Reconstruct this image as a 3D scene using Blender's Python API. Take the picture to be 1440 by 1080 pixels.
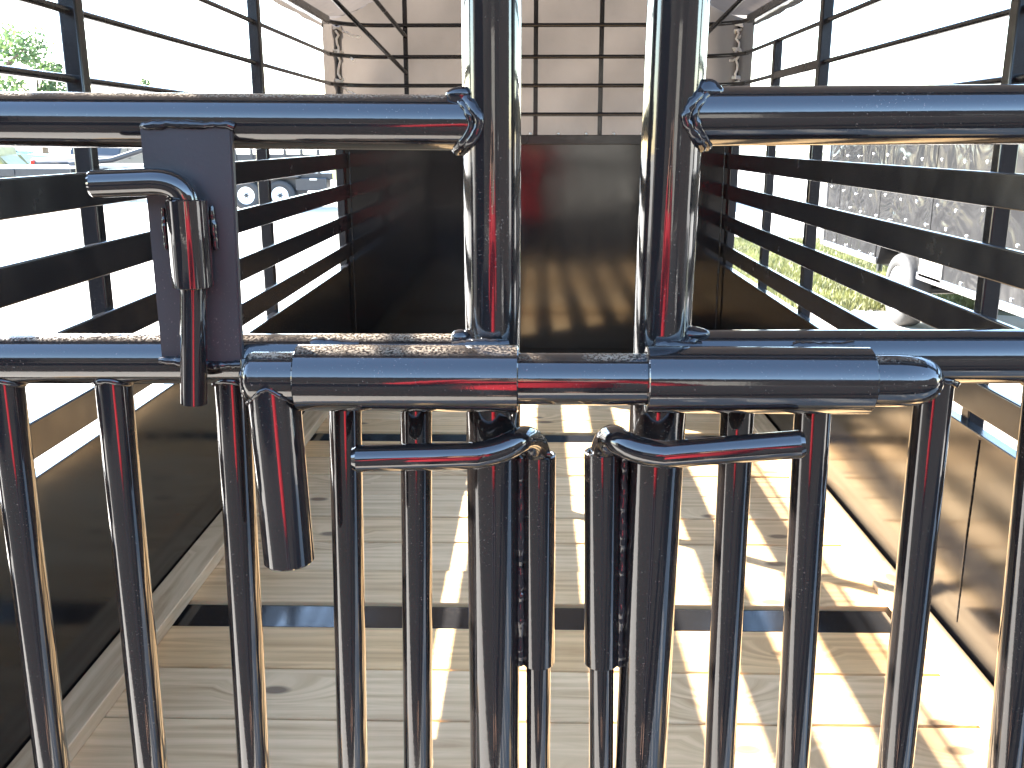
import bpy, bmesh, math, random
from mathutils import Vector, Matrix
R = math.radians
random.seed(7)
scene = bpy.context.scene
for o in list(bpy.data.objects):
    bpy.data.objects.remove(o)
C = scene.collection

# ------------------------------------------------------------------ camera
F_PX = 1350.0
PITCH = math.atan(343.0 / F_PX)
YAW = math.atan(28.0 / F_PX)
EYE = Vector((0, 0, 1.65))
cam_d = bpy.data.cameras.new('camera')
cam = bpy.data.objects.new('camera', cam_d)
C.objects.link(cam)
cam.location = EYE
cam.rotation_euler = (R(90) - PITCH, 0, YAW)
cam_d.sensor_width = 36.0
cam_d.lens = 36.0 * F_PX / 1440.0
cam_d.clip_start = 0.02
cam_d.clip_end = 2000
scene.camera = cam

# ------------------------------------------------------------------ light
SUN_AZ = 56.0      # degrees to the left of straight ahead (+Y)
SUN_EL = 30.3
world = bpy.data.worlds.new('World')
scene.world = world
world.use_nodes = True
wn = world.node_tree.nodes
wl = world.node_tree.links
sky = wn.new('ShaderNodeTexSky')
sky.sky_type = 'NISHITA'
sky.sun_disc = False
sky.sun_elevation = R(SUN_EL)
sky.sun_rotation = R(-SUN_AZ)
sky.dust_density = 0.35
sky.air_density = 1.2
sky.ozone_density = 2.0
bgn = wn['Background']
bgn.inputs['Strength'].default_value = 0.14
wl.new(sky.outputs['Color'], bgn.inputs['Color'])
sun_d = bpy.data.lights.new('sun', 'SUN')
sun_d.energy = 5.0
sun_d.angle = R(0.5)
sun_d.color = (1.0, 0.93, 0.82)
sun = bpy.data.objects.new('sun', sun_d)
C.objects.link(sun)
to_sun = Vector((-math.sin(R(SUN_AZ)) * math.cos(R(SUN_EL)), math.cos(R(SUN_AZ)) * math.cos(R(SUN_EL)), math.sin(R(SUN_EL))))
sun.rotation_euler = to_sun.to_track_quat('Z', 'Y').to_euler()
sun.location = (-20, 14, 20)
vs = scene.view_settings
vs.view_transform = 'Standard'
vs.look = 'None'
vs.gamma = 1.0
vs.exposure = 3.62
vs.use_curve_mapping = False
scene.cycles.max_bounces = 9
scene.cycles.glossy_bounces = 5
scene.cycles.transmission_bounces = 6
scene.cycles.caustics_reflective = False
scene.cycles.caustics_refractive = False
scene.cycles.sample_clamp_indirect = 8.0
scene.cycles.use_denoising = True

# ------------------------------------------------------------------ helpers
_cr = cam.rotation_euler.to_matrix()


def P(px, py, Y):
    """point on the vertical plane y = Y seen at photograph pixel (px, py); used to read off real positions"""
    d = _cr @ Vector(((px - 720) / F_PX, (540 - py) / F_PX, -1.0))
    return EYE + d * (Y / d.y)


def tag(o, label=None, cat=None, group=None, kind=None):
    if label: o['label'] = label
    if cat: o['category'] = cat
    if group: o['group'] = group
    if kind: o['kind'] = kind
    return o


LOCAL = False      # True while a thing is built in its own coordinates


def wm(o):
    m = o.matrix_basis.copy()
    while o.parent:
        m = o.parent.matrix_basis @ o.matrix_parent_inverse @ m
        o = o.parent
    return m


def empty(name, loc=(0, 0, 0), parent=None):
    o = bpy.data.objects.new(name, None)
    o.empty_display_size = 0.1
    o.location = loc
    C.objects.link(o)
    if parent: o.parent = parent
    return o


def thing(name, label, cat, loc=(0, 0, 0), group=None):
    return tag(empty(name, loc), label, cat, group)


def obj(name, bm, mat, parent=None, origin=None):
    """links the bmesh as ONE mesh object; the bmesh is in world coordinates when parent is at identity"""
    if origin is not None:
        bmesh.ops.translate(bm, verts=bm.verts, vec=-Vector(origin))
    me = bpy.data.meshes.new(name)
    bm.normal_update()
    bm.to_mesh(me)
    bm.free()
    if mat: me.materials.append(mat)
    o = bpy.data.objects.new(name, me)
    if origin is not None: o.location = origin
    C.objects.link(o)
    if parent:
        o.parent = parent
        if not LOCAL: o.matrix_parent_inverse = wm(parent).inverted()
    return o


def inst(name, src, loc, rot=(0, 0, 0), parent=None, scale=None, mat=None):
    o = bpy.data.objects.new(name, src.data)
    o.location = loc
    o.rotation_euler = rot
    if scale: o.scale = scale
    C.objects.link(o)
    if parent:
        o.parent = parent
        if not LOCAL: o.matrix_parent_inverse = wm(parent).inverted()
    return o


def box(bm, c, s, rot=None, bev=0.0, seg=2):
    r = bmesh.ops.create_cube(bm, size=1.0)
    vs_ = r['verts']
    m = Matrix.Translation(Vector(c)) @ (rot.to_4x4() if rot else Matrix()) @ Matrix.Diagonal((s[0], s[1], s[2], 1))
    bmesh.ops.transform(bm, matrix=m, verts=vs_)
    if bev:
        es = list({e for v in vs_ for e in v.link_edges})
        b = bmesh.ops.bevel(bm, geom=es, offset=bev, segments=seg, profile=0.5, affect='EDGES')
        for f in b['faces']: f.smooth = True
    return bm


def nbox(c, s, rot=None, bev=0.0, seg=2):
    return box(bmesh.new(), c, s, rot, bev, seg)


def tube(bm, pts, rad, seg=16, caps=True, jitter=0.0, closed=False, rnd=None, sharp=()):
    """sweep a circle along pts; rad is a number or one radius per point"""
    pts = [Vector(p) for p in pts]
    n = len(pts)
    if not hasattr(rad, '__len__'): rad = [rad] * n
    rnd = rnd or random
    tang = []
    for i in range(n):
        if closed:
            a, b = pts[i - 1], pts[(i + 1) % n]
            t = (b - a).normalized()
            k = 1.0
        elif i == 0: t = (pts[1] - pts[0]).normalized()
        elif i == n - 1: t = (pts[-1] - pts[-2]).normalized()
        else:
            t = ((pts[i] - pts[i - 1]).normalized() + (pts[i + 1] - pts[i]).normalized()).normalized()
        tang.append(t)
    ref = Vector((0, 0, 1)) if abs(tang[0].z) < 0.9 else Vector((1, 0, 0))
    u = tang[0].cross(ref).normalized()
    rings = []
    for i in range(n):
        t = tang[i]
        u = (u - t * u.dot(t)).normalized()
        v = t.cross(u)
        st = None
        if 0 < i < n - 1 and not closed:      # mitre: stretch along the bend direction
            d1 = (pts[i] - pts[i - 1]).normalized()
            cosh = max(0.35, d1.dot(t))
            bd = ((pts[i + 1] - pts[i]).normalized() - d1)
            if bd.length > 1e-4:
                st = (bd.normalized(), 1.0 / cosh)
        ring = []
        for k in range(seg):
            a = 2 * math.pi * k / seg
            off = (u * math.cos(a) + v * math.sin(a)) * rad[i]
            if jitter: off *= 1 + rnd.uniform(-jitter, jitter)
            if st:
                off += st[0] * off.dot(st[0]) * (st[1] - 1)
            ring.append(bm.verts.new(pts[i] + off))
        rings.append(ring)
    m = n if closed else n - 1
    for i in range(m):
        a, b = rings[i], rings[(i + 1) % n]
        for k in range(seg):
            f = bm.faces.new((a[k], a[(k + 1) % seg], b[(k + 1) % seg], b[k]))
            f.smooth = True
    sharp = set(sharp)
    if caps and not closed: sharp |= {0, n - 1}
    for i in sharp:
        for k in range(seg):
            e = bm.edges.get((rings[i][k], rings[i][(k + 1) % seg]))
            if e: e.smooth = False
    if caps and not closed:
        bm.faces.new(list(reversed(rings[0])))
        bm.faces.new(rings[-1])
    return bm


def ntube(*a, **k):
    return tube(bmesh.new(), *a, **k)


def arc(a, b, c, n=8):
    """quadratic curve from a to c bending at b"""
    a, b, c = Vector(a), Vector(b), Vector(c)
    return [a * (1 - t) ** 2 + b * 2 * t * (1 - t) + c * t * t for t in [i / n for i in range(n + 1)]]


def pipe(a, b, r, seg=32, edge=0.0015):
    """straight pipe with softened end edges"""
    a, b = Vector(a), Vector(b)
    d = (b - a).normalized()
    return ntube([a, a + d * edge, b - d * edge, b], [r - edge, r, r, r - edge], seg, sharp=(1, 2))


def hollow(a, b, ro, ri, seg=32):
    """tube with visible wall thickness at both ends"""
    a, b = Vector(a), Vector(b)
    d = (b - a).normalized()
    e = 0.0012
    L = (b - a).length
    path = [(ro, e), (ro, L - e), (ro - e, L), (ri + e, L), (ri, L - e), (ri, e), (ri + e, 0), (ro - e, 0)]
    ref = Vector((0, 0, 1)) if abs(d.z) < 0.9 else Vector((1, 0, 0))
    u = d.cross(ref).normalized(); v = d.cross(u)
    bm = bmesh.new()
    rings = []
    for r, t in path:
        rings.append([bm.verts.new(a + d * t + (u * math.cos(2 * math.pi * k / seg) + v * math.sin(2 * math.pi * k / seg)) * r) for k in range(seg)])
    n = len(rings)
    for i in range(n):
        p, q = rings[i], rings[(i + 1) % n]
        for k in range(seg):
            f = bm.faces.new((p[k], p[(k + 1) % seg], q[(k + 1) % seg], q[k]))
            f.smooth = i in (0, 4)
    for ring in rings:
        for k in range(seg):
            bm.edges.get((ring[k], ring[(k + 1) % seg])).smooth = False
    bmesh.ops.recalc_face_normals(bm, faces=bm.faces)
    return bm


def lathe(profile, axis='X', seg=28, sharp=()):
    """profile: (radius, along); axis of revolution"""
    bm = bmesh.new()
    rings = []
    for r, t in profile:
        ring = []
        for k in range(seg):
            a = 2 * math.pi * k / seg
            p = (t, r * math.cos(a), r * math.sin(a))
            if axis == 'Y': p = (p[1], p[0], p[2])
            if axis == 'Z': p = (p[1], p[2], p[0])
            ring.append(bm.verts.new(p))
        rings.append(ring)
    for i in range(len(rings) - 1):
        for k in range(seg):
            f = bm.faces.new((rings[i][k], rings[i][(k + 1) % seg], rings[i + 1][(k + 1) % seg], rings[i + 1][k]))
            f.smooth = i not in sharp
    bmesh.ops.remove_doubles(bm, verts=bm.verts, dist=1e-5)
    bmesh.ops.recalc_face_normals(bm, faces=bm.faces)
    return bm


def extrude_poly(bm, pts2, axis, lo, hi, bev=0.0):
    """prism of a 2-D outline along an axis (x: pts are (y,z); y: pts are (x,z))"""
    def mk(p, t):
        return (t, p[0], p[1]) if axis == 'x' else (p[0], t, p[1])
    a = [bm.verts.new(mk(p, lo)) for p in pts2]
    b = [bm.verts.new(mk(p, hi)) for p in pts2]
    n = len(pts2)
    fs = [bm.faces.new(a), bm.faces.new(b)]
    for i in range(n):
        fs.append(bm.faces.new((a[i], a[(i + 1) % n], b[(i + 1) % n], b[i])))
    bmesh.ops.recalc_face_normals(bm, faces=fs)
    if bev:
        es = list({e for f in fs for e in f.edges})
        r = bmesh.ops.bevel(bm, geom=es, offset=bev, segments=2, profile=0.5, affect='EDGES')
        for f in r['faces']: f.smooth = True
    return bm


def bead(path, r, closed=False, seg=7, sub=None, amp=0.45):
    """a lumpy weld bead along a path (dense overlapping ripples)"""
    pts = [Vector(p) for p in path]
    if closed: pts.append(pts[0])
    dense = []
    for i in range(len(pts) - 1):
        L = (pts[i + 1] - pts[i]).length
        k = max(1, int(L / (r * 0.5)))
        for j in range(k):
            dense.append(pts[i].lerp(pts[i + 1], j / k))
    if not closed: dense.append(pts[-1])
    rad = []
    ph = random.random() * 6
    for i in range(len(dense)):
        rad.append(r * (0.85 + 0.05 * math.sin(i * 1.3 + ph) + 0.20 * math.sin(i * 0.31 + ph * 2) * math.sin(i * 0.113 + ph) + amp * 0.22 * (random.random() - 0.4)))
        dense[i] = dense[i] + Vector((random.uniform(-1, 1), random.uniform(-1, 1), random.uniform(-1, 1))) * r * 0.11
    return ntube(dense, rad, seg, jitter=0.07, closed=closed)


def add_bead(bm, path, r, closed=False):
    b = bead(path, r, closed)
    me = bpy.data.meshes.new('tmp')
    b.to_mesh(me); b.free()
    bm.from_mesh(me)
    bpy.data.meshes.remove(me)


def blob(bm, c, s):
    """an irregular lump of weld metal"""
    r = bmesh.ops.create_icosphere(bm, subdivisions=3, radius=1.0)
    ph = [random.uniform(0, 6.28) for _ in range(6)]
    for v in r['verts']:
        n_ = v.co.copy()
        k = 1 + 0.15 * math.sin(n_.x * 2.1 + ph[0]) + 0.12 * math.sin(n_.y * 2.3 + ph[1]) + 0.14 * math.sin(n_.z * 2.8 + ph[2])
        v.co = Vector(c) + Vector((n_.x * s[0], n_.y * s[1], n_.z * s[2])) * k
    for f in bm.faces: f.smooth = True


# ------------------------------------------------------------------ materials
def mat(name):
    m = bpy.data.materials.new(name)
    m.use_nodes = True
    return m, m.node_tree.nodes, m.node_tree.links, m.node_tree.nodes['Principled BSDF']


def simple(name, col, rough=0.5, metal=0.0, var=0.15, scale=6.0, bump=0.0, bscale=40.0, spec=0.5, coat=0.0):
    m, n, l, b = mat(name)
    tc = n.new('ShaderNodeTexCoord')
    nz = n.new('ShaderNodeTexNoise'); nz.inputs['Scale'].default_value = scale; nz.inputs['Detail'].default_value = 5
    l.new(tc.outputs['Object'], nz.inputs['Vector'])
    mr = n.new('ShaderNodeMapRange')
    mr.inputs['From Min'].default_value = 0.3; mr.inputs['From Max'].default_value = 0.7
    mr.inputs['To Min'].default_value = 1 - var; mr.inputs['To Max'].default_value = 1 + var
    l.new(nz.outputs['Fac'], mr.inputs['Value'])
    mx = n.new('ShaderNodeMix'); mx.data_type = 'RGBA'; mx.blend_type = 'MULTIPLY'
    mx.inputs['Factor'].default_value = 1.0
    mx.inputs['A'].default_value = (*col, 1)
    l.new(mr.outputs['Result'], mx.inputs['B'])
    l.new(mx.outputs['Result'], b.inputs['Base Color'])
    b.inputs['Roughness'].default_value = rough
    b.inputs['Metallic'].default_value = metal
    b.inputs['Specular IOR Level'].default_value = spec
    b.inputs['Coat Weight'].default_value = coat
    if bump:
        bn = n.new('ShaderNodeTexNoise'); bn.inputs['Scale'].default_value = bscale; bn.inputs['Detail'].default_value = 3
        l.new(tc.outputs['Object'], bn.inputs['Vector'])
        bp = n.new('ShaderNodeBump'); bp.inputs['Strength'].default_value = bump; bp.inputs['Distance'].default_value = 0.01
        l.new(bn.outputs['Fac'], bp.inputs['Height'])
        l.new(bp.outputs['Normal'], b.inputs['Normal'])
    return m


def paint(name, base=(0.0095, 0.008, 0.0078), r0=0.06, r1=0.16, peel=0.05, peel_scale=160.0, wav=0.0, wav_scale=2.0, dust=0.0, wav_dist=0.01, speck=0.0, coat=0.0):
    """gloss black enamel: orange peel, uneven gloss, optional settled dust and panel waviness"""
    m, n, l, b = mat(name)
    tc = n.new('ShaderNodeTexCoord')
    g = n.new('ShaderNodeNewGeometry')
    nz = n.new('ShaderNodeTexNoise'); nz.inputs['Scale'].default_value = 9; nz.inputs['Detail'].default_value = 6
    l.new(g.outputs['Position'], nz.inputs['Vector'])
    mr = n.new('ShaderNodeMapRange')
    mr.inputs['From Min'].default_value = 0.3; mr.inputs['From Max'].default_value = 0.7
    mr.inputs['To Min'].default_value = r0; mr.inputs['To Max'].default_value = r1
    l.new(nz.outputs['Fac'], mr.inputs['Value'])
    pn = n.new('ShaderNodeTexNoise'); pn.inputs['Scale'].default_value = peel_scale; pn.inputs['Detail'].default_value = 2
    l.new(g.outputs['Position'], pn.inputs['Vector'])
    bp = n.new('ShaderNodeBump'); bp.inputs['Strength'].default_value = peel; bp.inputs['Distance'].default_value = 0.002
    l.new(pn.outputs['Fac'], bp.inputs['Height'])
    last = bp
    if wav:
        wv = n.new('ShaderNodeTexNoise'); wv.inputs['Scale'].default_value = wav_scale; wv.inputs['Detail'].default_value = 1.5
        l.new(g.outputs['Position'], wv.inputs['Vector'])
        b2 = n.new('ShaderNodeBump'); b2.inputs['Strength'].default_value = wav; b2.inputs['Distance'].default_value = wav_dist
        l.new(wv.outputs['Fac'], b2.inputs['Height'])
        l.new(bp.outputs['Normal'], b2.inputs['Normal'])
        last = b2
    l.new(last.outputs['Normal'], b.inputs['Normal'])
    b.inputs['Base Color'].default_value = (*base, 1)
    b.inputs['Specular IOR Level'].default_value = 0.5
    b.inputs['Coat Weight'].default_value = coat
    b.inputs['Coat Roughness'].default_value = r0
    if coat: l.new(last.outputs['Normal'], b.inputs['Coat Normal'])
    col = None
    rough = mr.outputs['Result']
    if speck:
        sn = n.new('ShaderNodeTexNoise'); sn.inputs['Scale'].default_value = 420; sn.inputs['Detail'].default_value = 3
        l.new(g.outputs['Position'], sn.inputs['Vector'])
        s2 = n.new('ShaderNodeTexNoise'); s2.inputs['Scale'].default_value = 5; s2.inputs['Detail'].default_value = 4
        l.new(g.outputs['Position'], s2.inputs['Vector'])
        ad = n.new('ShaderNodeMath'); ad.operation = 'MULTIPLY_ADD'; ad.inputs[1].default_value = 0.35
        l.new(s2.outputs['Fac'], ad.inputs[0]); l.new(sn.outputs['Fac'], ad.inputs[2])
        th = n.new('ShaderNodeMapRange'); th.inputs['From Min'].default_value = 0.86; th.inputs['From Max'].default_value = 0.93
        th.inputs['To Max'].default_value = speck
        l.new(ad.outputs['Value'], th.inputs['Value'])
        mx = n.new('ShaderNodeMix'); mx.data_type = 'RGBA'
        mx.inputs['A'].default_value = (*base, 1); mx.inputs['B'].default_value = (0.25, 0.21, 0.17, 1)
        l.new(th.outputs['Result'], mx.inputs['Factor'])
        col = mx.outputs['Result']
    if dust:
        sp = n.new('ShaderNodeSeparateXYZ'); l.new(g.outputs['Normal'], sp.inputs['Vector'])
        up = n.new('ShaderNodeMapRange'); up.inputs['From Min'].default_value = 0.80; up.inputs['From Max'].default_value = 0.93
        l.new(sp.outputs['Z'], up.inputs['Value'])
        dn = n.new('ShaderNodeTexNoise'); dn.inputs['Scale'].default_value = 380; dn.inputs['Detail'].default_value = 4
        l.new(g.outputs['Position'], dn.inputs['Vector'])
        d2 = n.new('ShaderNodeTexNoise'); d2.inputs['Scale'].default_value = 14; d2.inputs['Detail'].default_value = 3
        l.new(g.outputs['Position'], d2.inputs['Vector'])
        dr = n.new('ShaderNodeMapRange'); dr.inputs['From Min'].default_value = 0.40; dr.inputs['From Max'].default_value = 0.62
        l.new(dn.outputs['Fac'], dr.inputs['Value'])
        dr2 = n.new('ShaderNodeMapRange'); dr2.inputs['From Min'].default_value = 0.30; dr2.inputs['From Max'].default_value = 0.55
        l.new(d2.outputs['Fac'], dr2.inputs['Value'])
        m1 = n.new('ShaderNodeMath'); m1.operation = 'MULTIPLY'; l.new(up.outputs['Result'], m1.inputs[0]); l.new(dr.outputs['Result'], m1.inputs[1])
        m2 = n.new('ShaderNodeMath'); m2.operation = 'MULTIPLY'; l.new(m1.outputs['Value'], m2.inputs[0]); l.new(dr2.outputs['Result'], m2.inputs[1])
        m3 = n.new('ShaderNodeMath'); m3.operation = 'MULTIPLY'; l.new(m2.outputs['Value'], m3.inputs[0]); m3.inputs[1].default_value = dust
        mx = n.new('ShaderNodeMix'); mx.data_type = 'RGBA'
        if col is None: mx.inputs['A'].default_value = (*base, 1)
        else: l.new(col, mx.inputs['A'])
        mx.inputs['B'].default_value = (0.27, 0.21, 0.15, 1)
        l.new(m3.outputs['Value'], mx.inputs['Factor'])
        col = mx.outputs['Result']
        rm = n.new('ShaderNodeMix'); rm.data_type = 'FLOAT'
        l.new(m3.outputs['Value'], rm.inputs['Factor']); l.new(rough, rm.inputs['A']); rm.inputs['B'].default_value = 0.8
        rough = rm.outputs['Result']
    if col is not None: l.new(col, b.inputs['Base Color'])
    l.new(rough, b.inputs['Roughness'])
    return m


def wood(name, tone_a, tone_b, along='X', knots=True):
    """treated pine: long grain, growth rings, knots; every board differs by its object random value"""
    m, n, l, b = mat(name)
    tc = n.new('ShaderNodeTexCoord')
    oi = n.new('ShaderNodeObjectInfo')
    off = n.new('ShaderNodeVectorMath'); off.operation = 'MULTIPLY_ADD'
    cx = n.new('ShaderNodeCombineXYZ')
    for i, k in enumerate((37.0, 53.0, 19.0)):
        mm = n.new('ShaderNodeMath'); mm.operation = 'MULTIPLY'; mm.inputs[1].default_value = k
        l.new(oi.outputs['Random'], mm.inputs[0]); l.new(mm.outputs['Value'], cx.inputs[i])
    off.inputs[1].default_value = (1, 1, 1)
    l.new(tc.outputs['Object'], off.inputs[0]); l.new(cx.outputs['Vector'], off.inputs[2])
    sc = n.new('ShaderNodeVectorMath'); sc.operation = 'MULTIPLY'
    sc.inputs[1].default_value = (1.9, 26, 26) if along == 'X' else (26, 1.9, 26)
    l.new(off.outputs['Vector'], sc.inputs[0])
    # knots: sparse stretched voronoi centres
    ks = n.new('ShaderNodeVectorMath'); ks.operation = 'MULTIPLY'
    ks.inputs[1].default_value = (2.2, 4.4, 0.0) if along == 'X' else (4.4, 2.2, 0.0)
    l.new(off.outputs['Vector'], ks.inputs[0])
    vo = n.new('ShaderNodeTexVoronoi'); vo.feature = 'F1'; vo.voronoi_dimensions = '2D'; vo.inputs['Scale'].default_value = 1.0
    l.new(ks.outputs['Vector'], vo.inputs['Vector'])
    sep = n.new('ShaderNodeSeparateColor'); l.new(vo.outputs['Color'], sep.inputs['Color'])
    has = n.new('ShaderNodeMath'); has.operation = 'GREATER_THAN'; has.inputs[1].default_value = 0.45
    l.new(sep.outputs['Red'], has.inputs[0])
    kr = n.new('ShaderNodeMapRange'); kr.inputs['From Min'].default_value = 0.05; kr.inputs['From Max'].default_value = 0.09
    kr.inputs['To Min'].default_value = 1.0; kr.inputs['To Max'].default_value = 0.0
    l.new(vo.outputs['Distance'], kr.inputs['Value'])
    kn = n.new('ShaderNodeMath'); kn.operation = 'MULTIPLY'
    l.new(kr.outputs['Result'], kn.inputs[0]); l.new(has.outputs['Value'], kn.inputs[1])
    # grain bends round the knots
    bend = n.new('ShaderNodeMapRange'); bend.inputs['From Max'].default_value = 0.32
    bend.inputs['To Min'].default_value = 2.2; bend.inputs['To Max'].default_value = 0.0
    l.new(vo.outputs['Distance'], bend.inputs['Value'])
    bh = n.new('ShaderNodeMath'); bh.operation = 'MULTIPLY'
    l.new(bend.outputs['Result'], bh.inputs[0]); l.new(has.outputs['Value'], bh.inputs[1])
    gv = n.new('ShaderNodeVectorMath'); gv.operation = 'ADD'
    l.new(sc.outputs['Vector'], gv.inputs[0])
    bc = n.new('ShaderNodeCombineXYZ')
    l.new(bh.outputs['Value'], bc.inputs[1 if along == 'X' else 0])
    l.new(bc.outputs['Vector'], gv.inputs[1])
    nz = n.new('ShaderNodeTexNoise'); nz.inputs['Scale'].default_value = 1.0; nz.inputs['Detail'].default_value = 7
    nz.inputs['Roughness'].default_value = 0.62; nz.inputs['Distortion'].default_value = 0.9
    l.new(gv.outputs['Vector'], nz.inputs['Vector'])
    wv = n.new('ShaderNodeTexWave'); wv.wave_type = 'BANDS'; wv.bands_direction = 'Y' if along == 'X' else 'X'
    wv.inputs['Scale'].default_value = 0.42; wv.inputs['Distortion'].default_value = 5.0; wv.inputs['Detail'].default_value = 3
    wv.inputs['Detail Scale'].default_value = 0.7
    l.new(gv.outputs['Vector'], wv.inputs['Vector'])
    mixg = n.new('ShaderNodeMath'); mixg.operation = 'MULTIPLY_ADD'; mixg.inputs[1].default_value = 0.10
    l.new(wv.outputs['Fac'], mixg.inputs[0]); l.new(nz.outputs['Fac'], mixg.inputs[2])
    cr = n.new('ShaderNodeMapRange'); cr.inputs['From Min'].default_value = 0.42; cr.inputs['From Max'].default_value = 0.80
    l.new(mixg.outputs['Value'], cr.inputs['Value'])
    # board tone from its random value
    tone = n.new('ShaderNodeMix'); tone.data_type = 'RGBA'
    tone.inputs['A'].default_value = (*tone_a, 1); tone.inputs['B'].default_value = (*tone_b, 1)
    tr = n.new('ShaderNodeMath'); tr.operation = 'FRACT'
    tm = n.new('ShaderNodeMath'); tm.operation = 'MULTIPLY'; tm.inputs[1].default_value = 7.31
    l.new(oi.outputs['Random'], tm.inputs[0]); l.new(tm.outputs['Value'], tr.inputs[0])
    tb = n.new('ShaderNodeMapRange'); tb.inputs['From Min'].default_value = 0.38; tb.inputs['From Max'].default_value = 0.55
    l.new(tr.outputs['Value'], tb.inputs['Value']); l.new(tb.outputs['Result'], tone.inputs['Factor'])
    dark = n.new('ShaderNodeMix'); dark.data_type = 'RGBA'; dark.blend_type = 'MULTIPLY'
    dark.inputs['B'].default_value = (0.58, 0.51, 0.43, 1)
    l.new(cr.outputs['Result'], dark.inputs['Factor']); l.new(tone.outputs['Result'], dark.inputs['A'])
    st = n.new('ShaderNodeTexNoise'); st.inputs['Scale'].default_value = 3.0; st.inputs['Detail'].default_value = 5
    l.new(off.outputs['Vector'], st.inputs['Vector'])
    str_ = n.new('ShaderNodeMapRange'); str_.inputs['From Min'].default_value = 0.45; str_.inputs['From Max'].default_value = 0.75
    str_.inputs['To Max'].default_value = 0.35
    l.new(st.outputs['Fac'], str_.inputs['Value'])
    gry = n.new('ShaderNodeMix'); gry.data_type = 'RGBA'; gry.inputs['B'].default_value = (0.56, 0.405, 0.25, 1)
    l.new(str_.outputs['Result'], gry.inputs['Factor']); l.new(dark.outputs['Result'], gry.inputs['A'])
    kc = n.new('ShaderNodeMix'); kc.data_type = 'RGBA'; kc.inputs['B'].default_value = (0.14, 0.085, 0.05, 1)
    km = n.new('ShaderNodeMath'); km.operation = 'MULTIPLY'; km.inputs[1].default_value = 0.85 if knots else 0.0
    l.new(kn.outputs['Value'], km.inputs[0])
    l.new(km.outputs['Value'], kc.inputs['Factor']); l.new(gry.outputs['Result'], kc.inputs['A'])
    l.new(kc.outputs['Result'], b.inputs['Base Color'])
    b.inputs['Roughness'].default_value = 0.62
    b.inputs['Specular IOR Level'].default_value = 0.3
    bp = n.new('ShaderNodeBump'); bp.inputs['Strength'].default_value = 0.25; bp.inputs['Distance'].default_value = 0.003
    l.new(mixg.outputs['Value'], bp.inputs['Height']); l.new(bp.outputs['Normal'], b.inputs['Normal'])
    return m


def translucent(name, col, trans, rough=0.6, var=0.12, scale=3.0, wrinkle=0.3, wscale=5.0):
    m, n, l, b = mat(name)
    tc = n.new('ShaderNodeTexCoord')
    nz = n.new('ShaderNodeTexNoise'); nz.inputs['Scale'].default_value = scale; nz.inputs['Detail'].default_value = 6
    l.new(tc.outputs['Object'], nz.inputs['Vector'])
    mr = n.new('ShaderNodeMapRange'); mr.inputs['From Min'].default_value = 0.3; mr.inputs['From Max'].default_value = 0.7
    mr.inputs['To Min'].default_value = 1 - var; mr.inputs['To Max'].default_value = 1 + var
    l.new(nz.outputs['Fac'], mr.inputs['Value'])
    mx = n.new('ShaderNodeMix'); mx.data_type = 'RGBA'; mx.blend_type = 'MULTIPLY'; mx.inputs['Factor'].default_value = 1
    mx.inputs['A'].default_value = (*col, 1); l.new(mr.outputs['Result'], mx.inputs['B'])
    l.new(mx.outputs['Result'], b.inputs['Base Color'])
    b.inputs['Roughness'].default_value = rough
    tr = n.new('ShaderNodeBsdfTranslucent'); l.new(mx.outputs['Result'], tr.inputs['Color'])
    ms = n.new('ShaderNodeMixShader'); ms.inputs['Fac'].default_value = trans
    l.new(b.outputs['BSDF'], ms.inputs[1]); l.new(tr.outputs['BSDF'], ms.inputs[2])
    l.new(ms.outputs['Shader'], n['Material Output'].inputs['Surface'])
    if wrinkle:
        bn = n.new('ShaderNodeTexNoise'); bn.inputs['Scale'].default_value = wscale; bn.inputs['Detail'].default_value = 3
        l.new(tc.outputs['Object'], bn.inputs['Vector'])
        bp = n.new('ShaderNodeBump'); bp.inputs['Strength'].default_value = wrinkle; bp.inputs['Distance'].default_value = 0.02
        l.new(bn.outputs['Fac'], bp.inputs['Height'])
        l.new(bp.outputs['Normal'], b.inputs['Normal']); l.new(bp.outputs['Normal'], tr.inputs['Normal'])
    return m


M = {}
M['gloss'] = paint('gloss_black_enamel', coat=0.55, r0=0.05, r1=0.13, peel=0.022, speck=0.35)
M['gloss_dusty'] = paint('gloss_black_enamel_dusty', coat=0.55, r0=0.05, r1=0.13, peel=0.022, dust=0.8, speck=0.45)
M['gloss_streak'] = paint('gloss_black_enamel_streaked', coat=0.55, r0=0.05, r1=0.13, peel=0.04, peel_scale=60, speck=0.35)
M['satin'] = paint('satin_black_enamel', base=(0.026, 0.024, 0.025), r0=0.30, r1=0.42, peel=0.06, peel_scale=220, speck=0.3)
M['weld'] = paint('painted_weld', base=(0.012, 0.011, 0.012), r0=0.05, r1=0.12, peel=0.05, peel_scale=150)
M['slat'] = paint('slat_black_enamel', base=(0.008, 0.008, 0.0095), r0=0.16, r1=0.28, peel=0.03, speck=0.2)
M['panel'] = paint('panel_black_enamel', coat=0.08, base=(0.003, 0.003, 0.0038), r0=0.12, r1=0.17, peel=0.006, wav=0.12, wav_scale=2.2, wav_dist=0.02)
M['bulkhead'] = paint('bulkhead_black_enamel', coat=0.12, base=(0.0025, 0.0025, 0.0034), r0=0.09, r1=0.13, peel=0.004, wav=0.10, wav_scale=2.2, wav_dist=0.02)
M['strip'] = paint('strip_black_enamel', base=(0.010, 0.010, 0.011), r0=0.08, r1=0.16, peel=0.02, speck=0.4)
M['wood'] = wood('treated_pine_board', (0.76, 0.525, 0.285), (0.74, 0.535, 0.31))
M['wood_tan'] = wood('treated_pine_board_tan', (0.74, 0.475, 0.225), (0.72, 0.485, 0.25))
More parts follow.
